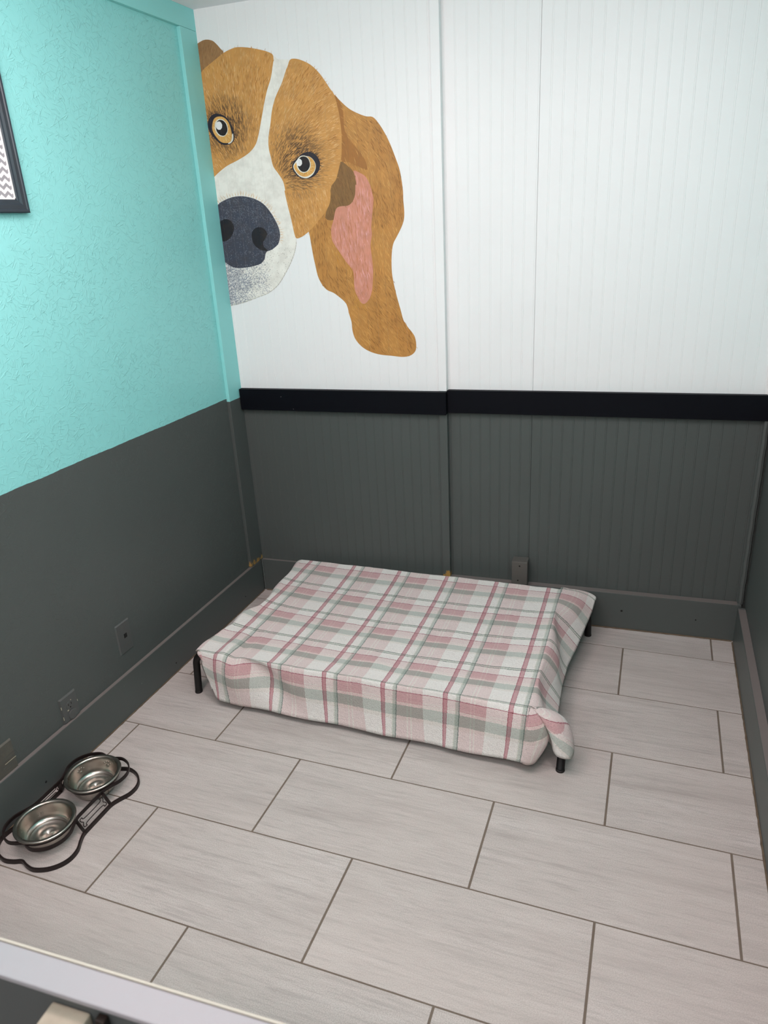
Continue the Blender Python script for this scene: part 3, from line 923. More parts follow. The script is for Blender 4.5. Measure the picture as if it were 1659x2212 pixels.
# brown sides of the face
def dark_ring(p, i):
    ex, ez = EYES[i]
    dx, dz = p[0] - ex, p[1] - ez
    if i == 0:
        d = math.hypot((dx - 0.022) / 0.125, (dz + 0.005) / 0.125)
    else:
        d = math.hypot((dx + 0.030) / 0.120, (dz - 0.018) / 0.135)
    return max(0.0, 1 - d)
def face_pick(i):
    def pick(p):
        k = noise.noise((p[0] * 13, p[1] * 9, 4 + i))
        c = R.choice([C_TAN_L, C_TAN, C_TAN]) if k > 0.05 else R.choice([C_TAN, C_TAN_D, C_TAN, C_TAN_L])
        t = dark_ring(p, i)
        if R.random() < t * 2.2:
            c = blend(c, R.choice([C_DARK, lin(106, 80, 54)]), min(1, 0.50 + t * 0.9))
        return jitter(c, 0.06)
    return pick
for i, nm in ((0, 'left_face'), (1, 'right_face')):
    O = SM[nm]
    mb = Paint()
    mb.area(O, E0 + 0.0006, C_TAN)
    pf = part('face_patch', mb, 'tan patch round the half hidden eye' if i == 0 else 'tan patch round the whole eye')
    cx = (-1.05, 1.66) if i == 0 else (-1.02, 1.70)
    mb = Paint()
    def flow(p, cx=cx, i=i):
        if i == 1 and p[1] < 1.70:
            return math.radians(-78)
        a = math.atan2(p[1] - cx[1], p[0] - cx[0])
        if i == 1:
            return a - 0.35
        return a - 0.25
    fur(mb, O, 3000 if i == 0 else 3600, E0 + 0.0007, flow, face_pick(i), (0.012, 0.028), (0.0008, 0.0019))
    ex, ez = EYES[i]
    made = 0
    while made < 1100:                       # soft dark smudge round the eye
        p = (ex + R.uniform(-0.14, 0.14), ez + R.uniform(-0.15, 0.17))
        t = dark_ring(p, i)
        if t > 0.02 and inside(p, O):
            a = flow(p) + R.gauss(0, 0.2)
            ln = R.uniform(0.012, 0.026)
            if inside((p[0] + math.cos(a) * ln, p[1] + math.sin(a) * ln), O):
                k = min(1, 1.35 * t ** 0.8)
                mb.stroke(p, a, ln, R.uniform(0.002, 0.0042), E0 + 0.00072 + 0.0001 * R.random(), jitter(blend(C_TAN, lin(92, 70, 50), k), 0.07), R.uniform(-0.001, 0.001))
        made += 1
    o = part('face_fur', mb, None, pf)
    o['kind'] = 'stuff'

# nose
mb = Paint()
mb.area(NZ, E0 + 0.0008, lin(62, 66, 80))
p_nose = part('nose', mb, 'slate black speckled nose')
mb = Paint()
NOS = [SM['nostril'], SM['nostril_b']]
for k in range(8000):
    p = (R.uniform(-1.28, -1.00), R.uniform(1.42, 1.72))
    if not inside(p, NZ) or any(inside(p, q) for q in NOS):
        continue
    up = 0.35 + 0.65 * max(0, min(1, (p[1] - 1.50) / 0.13)) if p[0] < -1.06 else 0.9
    k2 = noise.noise((p[0] * 40, p[1] * 40, 2))
    if R.random() < up * (0.6 + k2):
        mb.dot(p, R.uniform(0.0008, 0.0022), E0 + 0.0009, R.choice([lin(78, 83, 97), lin(88, 93, 107), lin(98, 103, 116), lin(112, 116, 128)]))
o = part('nose_speckle', mb, None, p_nose)
o['kind'] = 'stuff'
for q in ('nostril', 'nostril_b'):
    mb = Paint()
    mb.area(SM[q], E0 + 0.0010, lin(28, 28, 36))
    part('nostril', mb, None, p_nose)

# eyes
for sfx, c0 in (('l', (-1.211, 1.925)), ('r', (-0.887, 1.778))):
    mb = Paint()
    mb.area(SM['eye_' + sfx], E0 + 0.0010, lin(36, 34, 46))
    for k in range(70):                      # lashes round the rim
        a = SM['eye_' + sfx][k % len(SM['eye_' + sfx])]
        an = math.atan2(a[1] - c0[1], a[0] - c0[0]) + R.gauss(0, 0.5)
        if math.sin(an) > -0.4:
            mb.stroke(a, an, R.uniform(0.004, 0.012), 0.0016, E0 + 0.00105, lin(46, 40, 44))
    pe = part('eye', mb, 'round amber eye beside the teal board' if sfx == 'l' else 'round amber eye next to the ear')
    mb = Paint()
    mb.area(SM['white_' + sfx], E0 + 0.0011, lin(228, 224, 212))
    part('eye_white', mb, None, pe)
    mb = Paint()
    mb.area(SM['iris_' + sfx], E0 + 0.0012, lin(222, 168, 92))
    I = SM['iris_' + sfx]
    mx, mz = sum(p[0] for p in I) / len(I), sum(p[1] for p in I) / len(I)
    for k in range(130):
        a = I[R.randrange(len(I))]
        t0 = R.uniform(0.0, 0.25)
        p = (a[0] + (mx - a[0]) * t0, a[1] + (mz - a[1]) * t0)
        mb.stroke(p, math.atan2(mz - a[1], mx - a[0]) + R.gauss(0, 0.1), R.uniform(0.008, 0.02), 0.0010, E0 + 0.00125, R.choice([lin(236, 200, 134), lin(186, 124, 54), lin(240, 210, 150)]))
    part('iris', mb, None, pe)
    for nm, lay, col, nn in (('pupil_ring_', 0.0013, lin(226, 222, 206), 'pupil_ring'), ('pupil_', 0.0014, lin(20, 20, 28), 'pupil'), ('glint_', 0.0015, lin(238, 238, 236), 'glint')):
        mb = Paint()
        mb.area(SM[nm + sfx], E0 + lay, col)
        part(nn, mb, None, pe)

# ================================================================== raised dog cot
FLP, FRP = Vector((-1.108, -0.703, 0)), Vector((0.2017, -0.741, 0))
BRP, BLP = Vector((0.2074, 0.060, 0)), Vector((-1.055, 0.050, 0))
cot = thing('pet_cot', (-0.45, -0.33, 0), 'low black tube framed dog cot hidden under the plaid blanket', 'dog cot')
CT = Matrix.Translation(-cot.location)
HZ, TR = 0.164, 0.0128
def leg(P, other):
    d = (other - P).normalized()
    top = Vector((P.x, -0.690 if P.y < -0.3 else 0.036, 0))    # legs splay out a little towards the floor
    rb = 0.055 if P.x < -0.5 else 0.095
    pts = [P.lerp(top, k / 4) + Vector((0, 0, 0.0015 + (HZ - rb - 0.0015) * k / 4)) for k in range(5)]
    foot = P
    P = top
    for k in range(1, 9):
        a = k / 8 * math.pi / 2
        pts.append(P + d * (rb * (1 - math.cos(a))) + Vector((0, 0, HZ - rb + rb * math.sin(a))))
    mb = MB().tube([CT @ p for p in pts], TR, 14)
    lg = smooth_angle(mb.build('leg', M['tube'], cot), 60)
    cap = MB().lathe([(0.0, 0.0), (TR + 0.0008, 0.0), (TR + 0.0008, 0.006), (TR * 0.9, 0.0075)], CT @ foot, 16)
    smooth_angle(cap.build('foot_cap', M['tube'], lg), 40)
    return P + d * rb + Vector((0, 0, HZ))
ends = {}
for nm, P, Q in (('fl', FLP, FRP), ('fr', FRP, FLP), ('br', BRP, BLP), ('bl', BLP, BRP)):
    ends[nm] = leg(P, Q)
for a, b in (('fl', 'fr'), ('bl', 'br')):
    mb = MB().tube([CT @ ends[a], CT @ ends[b]], TR, 14)
    smooth_angle(mb.build('side_rail', M['tube'], cot), 60)
for x in (-0.985, 0.082):
    mb = MB().tube([CT @ Vector((x, 0.036, HZ - 0.001)), CT @ Vector((x, -0.688, HZ - 0.001))], TR * 0.9, 14)
    smooth_angle(mb.build('end_rail', M['tube'], cot), 60)
mb = MB()
V, F = [], []
for i in range(25):
    for j in range(17):
        a, b = i / 24, j / 16
        x = -0.985 + 1.065 * a
        y = 0.036 - 0.724 * b
        V.append(CT @ Vector((x, y, HZ + 0.006 - 0.030 * (math.sin(math.pi * a) ** 0.6) * (math.sin(math.pi * b) ** 0.7))))
for i in range(24):
    for j in range(16):
        F.append([i * 17 + j, i * 17 + j + 1, (i + 1) * 17 + j + 1, (i + 1) * 17 + j])
mb.add(V, F)
mb.build('sling', M['sling'], cot, smooth=True)

# ================================================================== plaid blanket draped over the cot
ZT = 0.192
YB, YF = 0.058, -0.716
RIDGE_L = [(-0.72, -1.060), (-0.66, -1.064), (-0.58, -1.060), (-0.50, -1.036), (-0.43, -1.038), (-0.36, -1.010), (-0.28, -1.012), (-0.12, -1.028), (0.06, -1.040)]
RIDGE_R = [(-0.72, 0.104), (-0.49, 0.103), (-0.18, 0.099), (0.06, 0.093)]
NX, NY, NS, NC = 150, 100, 18, 40
VF = 0.068 - YF
def top_pt(a, b):
    y = YB + (YF - YB) * b
    xl, xr = interp(RIDGE_L, y), interp(RIDGE_R, y)
    w = max(0.0, 1 - a * 6)                       # left edge wobble dies out to the right
    x = (-1.045 + (xl + 1.045) * w) * (1 - a) + xr * a
    sag = 0.024 * (math.sin(math.pi * min(1, max(0, a))) ** 0.55) * (math.sin(math.pi * b) ** 0.65)
    z = ZT - sag
    z += 0.0022 * noise.noise((x * 9, y * 9, 0.3)) + 0.0014 * noise.noise((x * 26, y * 26, 1.3)) + 0.0006 * noise.noise((x * 70, y * 70, 2.3))
    # loose pleat at the front left
    cx = -0.955 - 0.10 * (y + 0.60)
    dd = (x - cx)
    amp = max(0.0, 1 - abs(y + 0.66) / 0.16)
    z += amp * (0.010 * math.exp(-((dd + 0.022) / 0.026) ** 2) - 0.009 * math.exp(-((dd - 0.022) / 0.020) ** 2))
    # small bump near the middle of the front edge
    z += 0.006 * math.exp(-(((x + 0.44) / 0.05) ** 2 + ((y + 0.60) / 0.035) ** 2))
    # left roll lifts the edge
    z += 0.006 * math.exp(-((x - xl) / 0.03) ** 2) * math.exp(-((y + 0.45) / 0.07) ** 2)
    return Vector((x, y, z))
HEM_F = [(-1.060, -1.012, -0.746, 0.060), (-1.02, -0.998, -0.753, 0.036), (-0.99, -0.984, -0.757, 0.028), (-0.90, -0.890, -0.762, 0.022), (-0.79, -0.780, -0.762, 0.024),
         (-0.58, -0.566, -0.762, 0.022), (-0.375, -0.360, -0.762, 0.020), (-0.158, -0.155, -0.767, 0.022), (-0.05, -0.050, -0.771, 0.026), (0.05, 0.040, -0.778, 0.031), (0.104, 0.092, -0.786, 0.036)]
HEM_R = [(-0.72, 0.182, -0.640, 0.096), (-0.60, 0.173, -0.575, 0.088), (-0.42, 0.166, -0.420, 0.080), (-0.29, 0.170, -0.290, 0.080),
         (-0.19, 0.186, -0.190, 0.086), (-0.07, 0.203, -0.070, 0.100), (0.02, 0.220, 0.030, 0.124), (0.06, 0.226, 0.080, 0.145)]
HEM_L = [(-0.72, -1.069, -0.704, 0.172), (-0.66, -1.076, -0.660, 0.165), (-0.55, -1.078, -0.550, 0.145), (-0.43, -1.074, -0.430, 0.118), (-0.30, -1.052, -0.300, 0.105), (-0.10, -1.066, -0.100, 0.100), (0.06, -1.078, 0.040, 0.112)]
FAN = {
 'fr': [(0.092, -0.786, 0.036), (0.112, -0.788, 0.036), (0.132, -0.776, 0.040), (0.143, -0.742, 0.050), (0.150, -0.692, 0.056), (0.166, -0.705, 0.062), (0.183, -0.758, 0.074),
        (0.202, -0.773, 0.073), (0.232, -0.768, 0.072), (0.2395, -0.738, 0.076), (0.231, -0.704, 0.106), (0.208, -0.672, 0.126), (0.182, -0.640, 0.096)],
 'br': [(0.226, 0.080, 0.145), (0.228, 0.102, 0.152), (0.206, 0.112, 0.154), (0.150, 0.112, 0.128), (0.093, 0.110, 0.105)],
 'bl': [(-1.040, 0.072, 0.105), (-1.060, 0.066, 0.108), (-1.078, 0.040, 0.112)],
 'fl': [(-1.069, -0.704, 0.172), (-1.062, -0.722, 0.168), (-1.047, -0.733, 0.150), (-1.028, -0.740, 0.098), (-1.012, -0.746, 0.060)],
}
def poly_at(L, t):
    L = [Vector(p) for p in L]
    n = len(L) - 1
    x = min(max(t, 0), 1) * n
    i = min(int(x), n - 1)
    f_ = x - i
    a, b, c, d = L[max(i - 1, 0)], L[i], L[i + 1], L[min(i + 2, n)]
    return 0.5 * ((2 * b) + (c - a) * f_ + (2 * a - 5 * b + 4 * c - d) * f_ ** 2 + (3 * b - a - 3 * c + d) * f_ ** 3)
V, UV, F = [], [], []
tid = {}
for i in range(NX + 1):
    for j in range(NY + 1):
        p = top_pt(i / NX, j / NY)
        tid[i, j] = len(V)
        V.append(p)
        UV.append((p.x + 0.99, 0.068 - p.y))
for i in range(NX):
    for j in range(NY):
        F.append([tid[i, j], tid[i, j + 1], tid[i + 1, j + 1], tid[i + 1, j]])
WV, WU, WL, WB = 0.186, 0.135, 0.085, 0.115
ring = []        # (ridge vertex id, hem point, hem uv, outward, side)
def add_edge(ids, hemf, uvf, out, side):
    for k in ids:
        v = tid[k]
        ring.append((v, hemf(V[v]), uvf(UV[v]), Vector(out), side))
def add_fan(key, k, uv_a, uv_c, uv_b):
    v = tid[k]
    for m in range(1, NC):
        t = m / NC
        h = poly_at(FAN[key], t)
        if t < 0.5:
            u = tuple(uv_a[q] + (uv_c[q] - uv_a[q]) * t * 2 for q in (0, 1))
        else:
            u = tuple(uv_c[q] + (uv_b[q] - uv_c[q]) * (t - 0.5) * 2 for q in (0, 1))
        o = h - V[v]
        o.z = 0
        ring.append((v, h, u, o.normalized(), key, t))
hem_back = lambda p: Vector((p.x, min(0.131 + 0.0365 * p.x - 0.020, 0.112), 0.105))
uvf_f = lambda u: (u[0], VF + WV)
uvf_r = lambda u: (u[0] + WU, u[1])
uvf_b = lambda u: (u[0], u[1] - WB)
uvf_l = lambda u: (u[0] - WL, u[1])
cu = {k: UV[tid[k]] for k in ((NX, NY), (NX, 0), (0, 0), (0, NY))}
add_edge([(i, NY) for i in range(NX + 1)], lambda p: interp(HEM_F, p.x), uvf_f, (0, -1, 0), 'f')
c = cu[NX, NY]
add_fan('fr', (NX, NY), (c[0], c[1] + WV), (c[0] + WU, c[1] + WV), (c[0] + WU, c[1]))
add_edge([(NX, j) for j in range(NY, -1, -1)], lambda p: interp(HEM_R, p.y), uvf_r, (1, 0, 0), 'r')
c = cu[NX, 0]
add_fan('br', (NX, 0), (c[0] + WU, c[1]), (c[0] + WU, c[1] - WB), (c[0], c[1] - WB))
add_edge([(i, 0) for i in range(NX, -1, -1)], hem_back, uvf_b, (0, 1, 0), 'b')
c = cu[0, 0]
add_fan('bl', (0, 0), (c[0], c[1] - WB), (c[0] - WL, c[1] - WB), (c[0] - WL, c[1]))
add_edge([(0, j) for j in range(0, NY + 1)], lambda p: interp(HEM_L, p.y), uvf_l, (-1, 0, 0), 'l')
c = cu[0, NY]
add_fan('fl', (0, NY), (c[0] - WL, c[1]), (c[0] - WL * 0.8, c[1] + WV * 0.7), (c[0], c[1] + WV))
rows = []
for v, h, u, out, side, *tt in ring:
    P0 = V[v]
    k1 = 0.016 if side in 'f' else 0.020
    if side == 'b':
        k1 = 0.012
    P1 = P0 + out * k1 + Vector((0, 0, -0.001))
    flare = 0.22 if side == 'f' else 0.5
    base = P0 + out * (k1 * 0.9)
    P2 = Vector((base.x + (h.x - base.x) * flare, base.y + (h.y - base.y) * flare, h.z + 0.34 * (P0.z - h.z)))
    if side == 'br' or (side == 'r' and P0.y > -0.12):
        w = 1.0 if side == 'br' else (P0.y + 0.12) / 0.18
        P1 = P0 + out * (k1 + 0.045 * w)
        P2 = P2.lerp(Vector((h.x, h.y, h.z + 0.55 * (P0.z - h.z))), 0.7 * w)
    if side == 'fr':
        P2 = Vector((base.x + (h.x - base.x) * 0.75 + out.x * 0.012, base.y + (h.y - base.y) * 0.75 + out.y * 0.012, h.z + 0.45 * (P0.z - h.z)))
        tf = tt[0]
        P1 = P0 + out * (0.030 + 0.045 * math.exp(-((tf - 0.74) / 0.16) ** 2))
        P2 = P2 + Vector((0.052, -0.006, 0.020)) * math.exp(-((tf - 0.24) / 0.09) ** 2) + Vector((0.010, 0.0, 0.020)) * math.exp(-((tf - 0.78) / 0.14) ** 2)
    row = [v]
    for q in range(1, NS + 1):
        t = q / NS
        p = P0 * (1 - t) ** 3 + P1 * 3 * t * (1 - t) ** 2 + P2 * 3 * t * t * (1 - t) + h * t ** 3
        uu = UV[v][0] + (u[0] - UV[v][0]) * t
        vv = UV[v][1] + (u[1] - UV[v][1]) * t
        env = math.sin(math.pi * min(1, t ** 0.9))
        if side == 'f':
            U = UV[v][0]
            b_out = 0.024 * math.exp(-((U - 0.045 - 0.05 * t) / 0.075) ** 2) * env
            val = 0.028 * math.exp(-((U - 0.165 - 0.20 * (t - 0.35)) / 0.060) ** 2) * env
            wav = 0.0035 * math.sin(U * 21 + 1.2) * t + 0.004 * noise.noise((U * 7, t * 2, 5.5)) * env
            lobe = 0.016 * math.exp(-((U - 1.09) / 0.10) ** 2) * env
            p = p + Vector((0, -b_out + val * 0.8 - wav - lobe, 0))
        elif side == 'r':
            yv = P0.y
            p = p + Vector((0.010 * math.sin(yv * 17 + 2.6 * t + 0.6) * env + 0.004 * noise.noise((yv * 9, t * 3, 2)) * env, 0, 0))
        elif side == 'l':
            p = p + Vector((-0.006 * env * (1 + math.sin(P0.y * 25)), 0, 0))
        row.append(len(V))
        V.append(p)
        UV.append((uu, vv))
    rows.append(row)
n = len(rows)
for i in range(n):
    a, b = rows[i], rows[(i + 1) % n]
    for q in range(NS):
        if q == 0 and a[0] == b[0]:
            F.append([a[0], a[1], b[1]])
        else:
            F.append([a[q], a[q + 1], b[q + 1], b[q]])
me = bpy.data.meshes.new('plaid_blanket')
org = Vector((-0.45, -0.33, 0.0))
me.from_pydata([tuple(p - org) for p in V], [], F)
ul = me.uv_layers.new(name='UVMap')
buf = []
for f_ in F:
    for k in f_:
        buf += list(UV[k])
ul.data.foreach_set('uv', buf)
me.materials.append(M['fleece'])
bm = bmesh.new()
bm.from_mesh(me)
bmesh.ops.recalc_face_normals(bm, faces=bm.faces)
bm.to_mesh(me)
bm.free()
me.polygons.foreach_set('use_smooth', [True] * len(me.polygons))
blanket = bpy.data.objects.new('plaid_blanket', me)
blanket.location = org
COL.objects.link(blanket)
tag(blanket, 'white fleece blanket with pink and grey green plaid draped over the low cot', 'blanket')
sol = blanket.modifiers.new('thickness', 'SOLIDIFY')
sol.thickness = 0.005
sol.offset = -1

# ================================================================== bone shaped bowl stand with two bowls
SC = Vector((-1.1305, -1.3285, 0))
QUAD = [(0.095, 0.0), (0.095, 0.030), (0.096, 0.058), (0.106, 0.083), (0.120, 0.110), (0.122, 0.140), (0.110, 0.166), (0.086, 0.187), (0.052, 0.199), (0.024, 0.195), (0.006, 0.188)]
def bone(kx, ky, z, c=SC):
    q = [(x * kx, y * ky) for x, y in QUAD]
    L = q[:]
    L += [(-x, y) for x, y in reversed(q)]
    L += [(-x, -y) for x, y in q[1:]]
    L += [(x, -y) for x, y in reversed(q[1:])]
    return catmull([Vector((c.x + x, c.y + y, z)) for x, y in L], 4, True)
stand = thing('bowl_stand', SC, 'black iron bone shaped stand carrying two steel bowls by the baseboard', 'bowl stand')
ST = Matrix.Translation(-SC)
def strip(pts, w, h, name, closed=True, par=None):
    pr = [(-w / 2, -h / 2), (w / 2, -h / 2), (w / 2, h / 2), (-w / 2, h / 2)]
    mb = MB().sweep([ST @ Vector(p) for p in pts], pr, closed)
    return smooth_angle(mb.build(name, M['iron'], par or stand), 35)
strip(bone(1.0, 1.0, 0.0065), 0.0055, 0.012, 'base_loop')
ZU = 0.047
CU = Vector((-1.1385, -1.3180, 0))
strip(bone(0.825, 0.93, ZU, CU), 0.0042, 0.010, 'upper_loop')
BOWLS = [Vector((-1.1325, -1.2230, 0)), Vector((-1.1315, -1.4180, 0))]
for b in BOWLS:
    ringp = [Vector((b.x + 0.0745 * math.cos(a * math.pi / 24), b.y + 0.0745 * math.sin(a * math.pi / 24), ZU + 0.0005)) for a in range(48)]
    strip(ringp, 0.0035, 0.008, 'bowl_ring')
for sx in (1, -1):
    for y in (-1.2715, -1.3810):
        xb = SC.x + sx * 0.0945
        xt = CU.x + sx * 0.0785
        mb = MB()
        a, b = ST @ Vector((xb, y, 0.006)), ST @ Vector((xt, y, ZU))
        mb.sweep([a, b], [(-0.0018, -0.006), (0.0018, -0.006), (0.0018, 0.006), (-0.0018, 0.006)], up=Vector((sx, 0, 0.35)))
        st_ = mb.build('strut', M['iron'], stand)
        rv = MB().lathe([(0.0, 0.0030), (0.0016, 0.0026), (0.0028, 0.0)], ST @ Vector((xb, y, 0.0105)), 10)
        smooth_angle(rv.build('rivet', M['iron'], st_))
    # little wire bone between the struts
    xb, xt = SC.x + sx * 0.094, CU.x + sx * 0.0785
    W2 = [(0.30, -0.031), (0.12, -0.037), (0.16, -0.046), (0.34, -0.0455), (0.50, -0.041), (0.66, -0.0455), (0.84, -0.046), (0.88, -0.037), (0.70, -0.031)]
    L = W2 + [(t, -y) for t, y in reversed(W2)]
    pts = catmull([ST @ Vector((xb + (xt - xb) * (0.12 + 0.76 * t), -1.3262 + y, 0.008 + 0.038 * (0.12 + 0.76 * t))) for t, y in L], 4, True)
    mb = MB().tube(pts, 0.0014, 6, True)
    mb.build('wire_bone', M['iron'], stand, smooth=True)

PROF = [(0.0815, 0.0545), (0.0830, 0.0560), (0.0832, 0.0580), (0.0822, 0.0596), (0.0800, 0.0606), (0.0765, 0.0608), (0.0730, 0.0600), (0.0708, 0.0580), (0.0700, 0.0550),
        (0.0685, 0.0440), (0.0660, 0.0300), (0.0630, 0.0190), (0.0595, 0.0125), (0.0550, 0.0095), (0.0520, 0.0090), (0.0505, 0.0102), (0.0490, 0.0102), (0.0475, 0.0088), (0.0300, 0.0084), (0.0002, 0.0084),
        ]
OUT = [(0.0002, 0.0070), (0.0540, 0.0072), (0.0560, 0.0060), (0.0595, 0.0085), (0.0640, 0.0170), (0.0672, 0.0290), (0.0697, 0.0440), (0.0712, 0.0550), (0.0730, 0.0585), (0.0770, 0.0592), (0.0802, 0.0585), (0.0815, 0.0545)]
def bowl(c, label, paws):
    t = thing('steel_bowl', c, label, 'bowl')
    mb = MB().lathe(PROF + OUT, (0, 0, 0), 96)
    o = mb.build('bowl_body', M['steel'], t, smooth=True)
    for an in paws:                          # paw prints pressed into the wall
        mb = MB()
        for du, dz, rr in ((0.0, 0.030, 0.0062), (-0.010, 0.039, 0.0034), (-0.0035, 0.043, 0.0036), (0.0035, 0.043, 0.0036), (0.010, 0.039, 0.0034)):
            r0 = 0.0661 + (dz - 0.030) * 0.175
            a = an + du / 0.066
            bm = bmesh.new()
            bmesh.ops.create_uvsphere(bm, u_segments=12, v_segments=8, radius=1.0)
            T = Matrix.Translation((r0 * math.cos(a), r0 * math.sin(a), dz)) @ Matrix.Rotation(a, 4, 'Z') @ Matrix.Diagonal((0.0016, rr, rr, 1))
            mb.bm(bm, 0, T)
        mb.build('paw_print', M['steel'], t, smooth=True)
    return t
bowl(BOWLS[0], 'shiny steel bowl with pressed paw prints at the far end of the stand', (math.radians(95), math.radians(165)))
bowl(BOWLS[1], 'shiny smooth steel bowl at the near end of the stand', ())

# ================================================================== wall plates on the left wall
def plate_box(name, y0, y1, z0, z1, mat, par, d=0.005, org=None):
    bm = bmesh.new()
    bmesh.ops.create_cube(bm, size=1.0)
    for v in bm.verts:
        top = v.co.x > 0
        k = 0.0035 if top else 0.0
        v.co = Vector((d if top else 0.0, (y0 + k if v.co.y < 0 else y1 - k), (z0 + k if v.co.z < 0 else z1 - k)))
    mb = MB()
    mb.bm(bm)
    return mb.build(name, mat, par)
def disc(name, y, z, ry, rz, x0, x1, mat, par, n=20, flat=0.0):
    V, F = [], []
    for k in range(n):
        a = 2 * math.pi * k / n
        cy = max(-1 + flat, min(1 - flat, math.cos(a)))
        V += [(x0, y + ry * cy, z + rz * math.sin(a)), (x1, y + ry * 0.94 * cy, z + rz * 0.94 * math.sin(a))]
    for k in range(n):
        j = (k + 1) % n
        F.append([2 * k, 2 * j, 2 * j + 1, 2 * k + 1])
    F.append([2 * k + 1 for k in range(n)])
    mb = MB()
    mb.add(V, F)
    return mb.build(name, mat, par)
def rect(name, y, z, wy, wz, x, mat, par, skew=0.0):
    mb = MB().box((x - 0.0002, y - wy / 2, z - wz / 2), (x + 0.0002, y + wy / 2, z + wz / 2))
    return mb.build(name, mat, par)

t = thing('wall_outlet', (XL, -1.121, 0.187), 'grey painted power outlet half sunk behind the baseboard, between two other plates', 'outlet')
plate_box('cover_plate', -0.035, 0.035, -0.0335, 0.057, M['plate'], t, 0.006)
rc = disc('receptacle', 0.0, 0.0195, 0.0165, 0.0145, 0.004, 0.0075, M['plate'], t, 20, 0.10)
for dy in (-0.006, 0.006):
    rect('slot', dy, 0.0235, 0.0020, 0.0075, 0.0077, M['hole'], rc)
disc('ground_hole', 0.0, 0.0130, 0.0024, 0.0028, 0.0070, 0.0079, M['hole'], rc, 10)
cp = disc('safety_cap', 0.004, -0.0160, 0.0180, 0.0170, 0.004, 0.0095, M['plate'], t, 24)
for y, z, wy, wz in ((-0.0335, 0.028, 0.0022, 0.010), (-0.0335, -0.010, 0.0020, 0.012), (-0.010, 0.0055, 0.006, 0.004), (0.008, 0.034, 0.003, 0.0025), (0.033, 0.015, 0.0015, 0.007)):
    rect('paint_chip', y, z, wy, wz, 0.0060, M['chip'], t)

t = thing('data_plate', (XL, -0.831, 0.282), 'grey painted network wall plate with a square black socket', 'wall plate')
plate_box('cover_plate', -0.035, 0.035, -0.0575, 0.0575, M['plate'], t, 0.0040)
sk = rect('socket', 0.004, 0.004, 0.015, 0.016, 0.0041, M['hole'], t)
rect('label_slot', 0.004, -0.030, 0.034, 0.002, 0.0042, M['worn_plate'], t)
rect('paint_ridge', 0.0, 0.040, 0.034, 0.0015, 0.0042, M['worn_plate'], t)

t = thing('blank_plate', (XL, -1.385, 0.198), 'worn scratched wall plate at the left edge above the bowls', 'wall plate')
plate_box('cover_plate', -0.044, 0.044, -0.050, 0.052, M['worn_plate'], t, 0.006)
for k in range(5):
    rect('scratch', 0.024 - 0.004 * k * R.random(), 0.010 - 0.010 * k, 0.030 + 0.01 * R.random(), 0.0012, 0.0062, M['chip'] if k == 2 else M['plate'], t)
disc('screw_head', 0.0, 0.024, 0.0040, 0.0040, 0.005, 0.0072, M['worn_plate'], t, 12)

# ================================================================== stub of wood on the back baseboard
t = thing('wood_block', bk(-0.078, -0.004, 0.0), 'short grey painted wood stub against the back wall behind the blanket', 'block', TH)
mb = MB().box((-0.032, -0.026, 0.1575), (0.032, 0.0255, 0.2690), 0, 0.004)
mb.build('stub', M['block'], t)
mb = MB().box((-0.032, -0.026, 0.030), (0.032, -0.0048, 0.1570), 0, 0.003)
mb.build('stub_foot', M['block'], t)
for dx, dz in ((0.0, 0.250), (-0.006, 0.185)):
    mb = MB()
    bm = bmesh.new()
    bmesh.ops.create_cone(bm, cap_ends=True, segments=10, radius1=0.0035, radius2=0.003, depth=0.0012)
    mb.bm(bm, 0, Matrix.Translation((dx, -0.0262, dz)) @ Matrix.Rotation(math.radians(90), 4, 'X'))
    mb.build('nail_head', M['hole'], t)

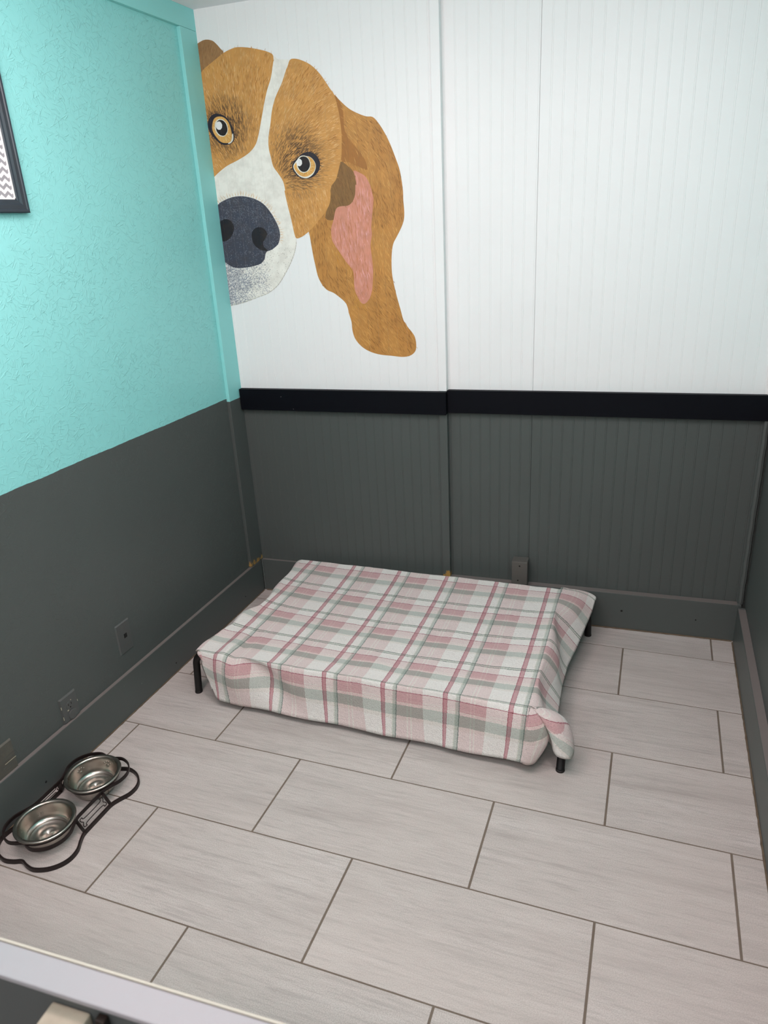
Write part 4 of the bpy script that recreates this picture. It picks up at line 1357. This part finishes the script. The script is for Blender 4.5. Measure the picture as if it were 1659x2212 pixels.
# ================================================================== framed print on the teal wall
t = thing('picture_frame', (XL, -1.040, 1.641), 'dark slate picture frame with a grey chevron print on the teal wall', 'picture')
HW, HH, FW = 0.185, 0.46, 0.034
prof = [(0.000, 0.0005), (0.0155, 0.0005), (0.0175, 0.003), (0.0165, 0.007), (0.0145, 0.010), (0.0150, 0.020), (0.0120, 0.026), (0.0115, 0.031), (0.0090, FW), (0.0, FW)]
def rail(a, b, inn, name):
    """moulded rail with mitred ends; a, b outer corners (y, z); inn = inward direction"""
    V, F = [], []
    for end, other in ((a, b), (b, a)):
        dy, dz = other[0] - end[0], other[1] - end[1]
        L = math.hypot(dy, dz)
        for h, w in prof:
            V.append((h, end[0] + inn[0] * w + dy / L * w, end[1] + inn[1] * w + dz / L * w))
    k = len(prof)
    for q in range(k):
        F.append([q, (q + 1) % k, k + (q + 1) % k, k + q])
    F += [list(range(k)), [k + q for q in range(k)][::-1]]
    mb = MB()
    mb.add(V, F)
    mb.build(name, M['frame'], t)
rail((-HW, 0), (HW, 0), (0, 1), 'bottom_rail')
rail((-HW, HH), (HW, HH), (0, -1), 'top_rail')
rail((-HW, 0), (-HW, HH), (1, 0), 'side_rail')
rail((HW, 0), (HW, HH), (-1, 0), 'side_rail')
mb = MB().box((0.0005, -HW + 0.030, 0.030), (0.0060, HW - 0.030, HH - 0.030))
pr = mb.build('print', M['chevron'], t)
mb = MB()
for y0, y1, z0, z1 in ((-HW + FW, HW - FW, FW, FW + 0.003), (-HW + FW, HW - FW, HH - FW - 0.003, HH - FW), (-HW + FW, -HW + FW + 0.003, FW, HH - FW), (HW - FW - 0.003, HW - FW, FW, HH - FW)):
    mb.box((0.0055, y0, z0), (0.0085, y1, z1))
mb.build('lip', M['lip'], t)
disc('print_dot', 0.080, 0.118, 0.017, 0.017, 0.0058, 0.0063, M['shade_glass'], pr, 24)

# ================================================================== half gate in front
GA = math.radians(2.6)
t = thing('half_gate', (-0.100, -2.137, 0.0), 'dark grey half gate with a pale top edge in the near left corner', 'gate', GA)
mb = MB().box((-1.10, -0.0170, 0.030), (0.800, 0.0140, 0.7920), 0, 0.001)
mb.build('panel', M['gate'], t)
mb = MB().box((-1.10, -0.0195, 0.7922), (0.800, 0.0148, 0.8000), 0, 0.002)
mb.build('top_cap', M['cap'], t)
mb = MB().box((-1.10, 0.0150, 0.030), (0.800, 0.0180, 0.8014), 0, 0.0008)
mb.build('inner_liner', M['liner'], t)
mb = MB().box((-0.097, -0.0560, 0.700), (-0.046, -0.0172, 0.7800), 0, 0.003)
mb.build('wood_stop', M['rawwood'], t, label='bare pale wood stop')
mb = MB().box((-0.034, -0.026, 0.640), (-0.022, -0.0172, 0.7860), 0, 0.001)
mb.build('latch_strip', M['screw'], t)
mb = MB().lathe([(0.0, 0.0032), (0.0035, 0.0028), (0.0055, 0.0)], (0.162, 0.014 - 0.0085, 0.7998), 14)
mb.build('screw', M['screw'], t, smooth=True)
